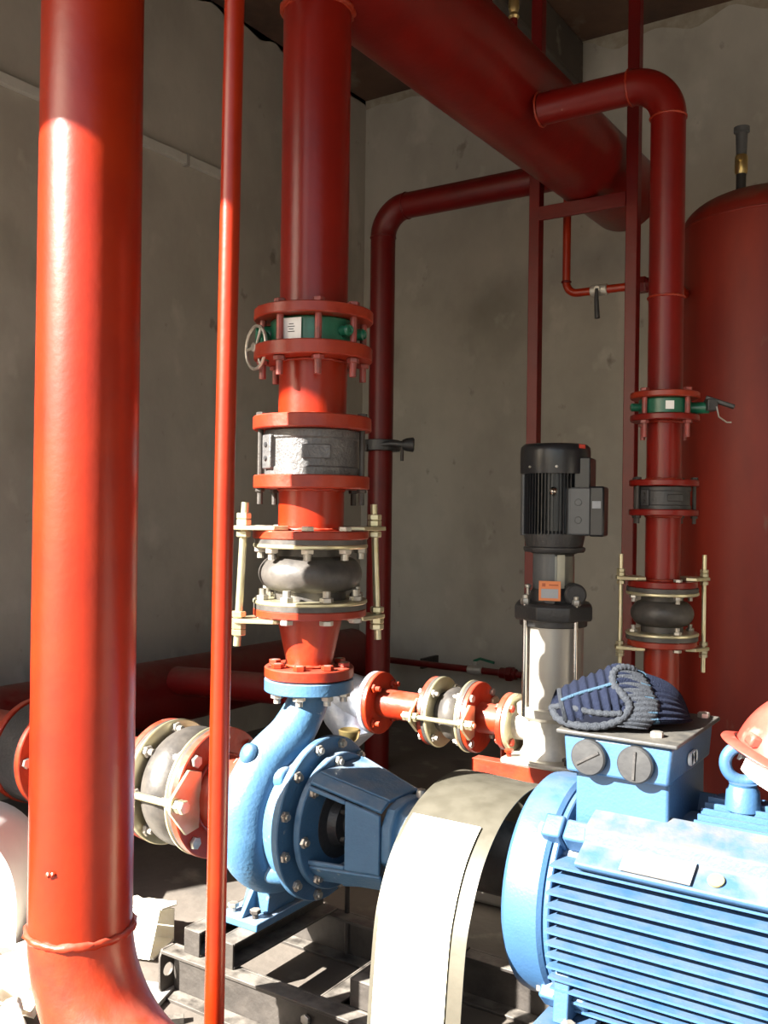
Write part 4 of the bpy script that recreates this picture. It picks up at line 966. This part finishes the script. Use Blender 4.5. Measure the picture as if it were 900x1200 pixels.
# head band of white plastic hanging below the brim
def band(a0, a1, R1, R2, z0, z1, m, name):
    pts = []; n = 36
    for i in range(n+1):
        th = a0+(a1-a0)*i/n; w2 = math.sin(PI*min(1, max(0, .08+.92*i/n)))**.3
        for (rk, z_) in ((1, z0), (1, z1), (.975, z1), (.975, z0)):
            zm = (z0+z1)/2
            pts.append(HC + ltv*(R1*rk*math.cos(th)) + dpv*(R2*rk*math.sin(th)) + upv*(zm+(z_-zm)*w2))
    fs = [(i*4+k, (i+1)*4+k, (i+1)*4+(k+1) % 4, i*4+(k+1) % 4) for i in range(n) for k in range(4)] + [(0, 1, 2, 3), (n*4+3, n*4+2, n*4+1, n*4)]
    obj(name, MB().add(pts, fs), m, hh, angle=40)
band(PI*1.03, PI*1.97, .120, .098, -.052, -.014, STRAP, 'head_band')
band(PI*.03, PI*.97, .120, .098, -.045, -.014, STRAP, 'head_band')

# ------------------------------------------------------------------ clutter on the floor, lower left
def crumple(name, label, cat, c, sx, sy, amp, m, rot=0, seed=0, tilt=0, n=16):
    pts = []; R = Matrix.Rotation(rot, 3, 'Z') @ Matrix.Rotation(tilt, 3, 'X')
    zs_ = []
    for i in range(n+1):
        for k in range(n+1):
            u_ = (i/n-.5)*sx; v_ = (k/n-.5)*sy
            p = Vector((u_+seed, v_, seed*.3))
            z = abs(noise.noise(p*6))*amp*1.6 + noise.noise(p*14)*amp*.25
            e = 1+.08*noise.noise(Vector((i*.5, k*.5, seed)))
            pts.append(R @ Vector((u_*e, v_*e, z)))
    mz = min(p.z for p in pts)
    pts = [Vector(c)+p-Z*mz+Z*.001 for p in pts]
    fs = [(i*(n+1)+k, i*(n+1)+k+1, (i+1)*(n+1)+k+1, (i+1)*(n+1)+k) for i in range(n) for k in range(n)]
    o = obj(name, MB().add(pts, fs), m, angle=12); md = o.modifiers.new('solid', 'SOLIDIFY'); md.thickness = .002; md.offset = 1
    return tag(o, label, cat)
crumple('cardboard_sheet', 'crumpled cream cardboard sheet on floor left of the thick pipe elbow', 'cardboard', (-2.08, 1.42, 0), .34, .30, .07, CARD, .5, 1)
crumple('paper_sheet', 'pale crumpled wrapping paper on the floor nearest the bottom left corner', 'paper', (-1.86, 1.22, 0), .26, .24, .09, CARDW, 1.1, 5)
crumple('paper_sheet', 'torn pale paper on the floor beside the white arched cover', 'paper', (-2.12, 1.68, 0), .20, .20, .04, CARDW, .2, 9)
# white bent sheet at the left edge
ws = MB(); P = [Vector((-.20, 0, 0)), Vector((-.20, .14, 0)), Vector((-.17, .24, 0)), Vector((-.10, .31, 0)), Vector((0, .335, 0)), Vector((.10, .31, 0)), Vector((.17, .24, 0)), Vector((.20, .14, 0)), Vector((.20, 0, 0))]
P = catmull(P, 4); pts = []; n = len(P)
for th in (0, .004):
    for p in P:
        q = Vector((p.x*(1-th*4), p.y*(1-th*3), 0))
        for k in range(5):
            b_ = -.12+.06*k
            pts.append(Vector((-2.47, 1.60, .0)) + LAT*(q.x*1.0) + FWD*b_ + Z*q.y)
S = n*5; fs = []
for i in range(n-1):
    for k in range(4):
        a_ = i*5+k; fs += [(a_, a_+1, a_+6, a_+5), (S+a_, S+a_+5, S+a_+6, S+a_+1)]
    a_ = i*5; fs += [(a_, a_+5, S+a_+5, S+a_), (a_+4, S+a_+4, S+a_+9, a_+9)]
for i in (0, n-1):
    for k in range(4): a_ = i*5+k; fs.append((a_, S+a_, S+a_+1, a_+1))
bs = thing('machine_cover', 'white arched sheet-metal cover standing on the floor at far left edge', 'cover', (-2.47, 1.60, 0))
obj('sheet', ws.add(pts, fs), WHITE, bs, angle=50)
obj('end_panel', MB().prism([(p.x*.985, p.y*.985) for p in P], Vector((-2.47, 1.60, 0))-FWD*.112, LAT, Z, FWD, .004), WHITE, bs)
# white open carton between the pipe and skid
ct = thing('white_carton', 'small white opened carton on floor between thick pipe and skid', 'carton', (-2.0, 1.80, 0))
Rc = Matrix.Rotation(.35, 3, 'Z')
def cb(c, d_, R=Rc): return MB().box(Vector((-1.99, 1.80, 0))+Rc @ Vector(c), d_, R)
obj('side', cb((-.0, -.055, .065), (.19, .004, .12), Rc @ Matrix.Rotation(-.5, 3, 'X')), CARDW, ct)
obj('side', cb((0, .06, .045), (.19, .004, .09)), CARDW, ct)
obj('base', cb((0, 0, .004), (.19, .12, .006)), CARDW, ct)
obj('flap', cb((0, .015, .112), (.20, .085, .004), Rc @ Matrix.Rotation(-.25, 3, 'X')), CARDW, ct)
obj('torn_edge', MB().tube([Vector((-1.99, 1.80, 0))+Rc @ Vector((-.1+.02*i, .06+.004*math.sin(i*2), .104+.003*math.cos(i*3))) for i in range(11)], .007, 8), CARD, ct)
bd = obj('grey_board', MB().box((-1.80, 1.60, .008), (.22, .13, .012), Matrix.Rotation(.35, 3, 'Z')), mat('grey_board', (.30, .29, .27), .7), bevel=.001)
tag(bd, 'flat grey offcut board lying beside the skid end plate', 'board')
sp = obj('steel_offcut', MB().box((-1.62, 1.58, .008), (.07, .02, .014), Matrix.Rotation(.8, 3, 'Z')), STEELD, bevel=.001)
tag(sp, 'tiny dark metal offcut on floor in front of the skid', 'offcut')

for o in sc.objects:
    if o.parent is None and 'label' in o:
        k = o.name.split('.')[0]
        g = {'rubber_joint': 'rubber expansion joints in the pipework', 'check_valve': 'wafer check valves on the risers', 'butterfly_valve': 'green butterfly valves on the risers',
             'pipe_spool': 'short flanged pipe spools', 'air_vent': 'air valves on the overhead header', 'paper_sheet': 'waste paper on the floor'}.get(k)
        if g: o['group'] = g
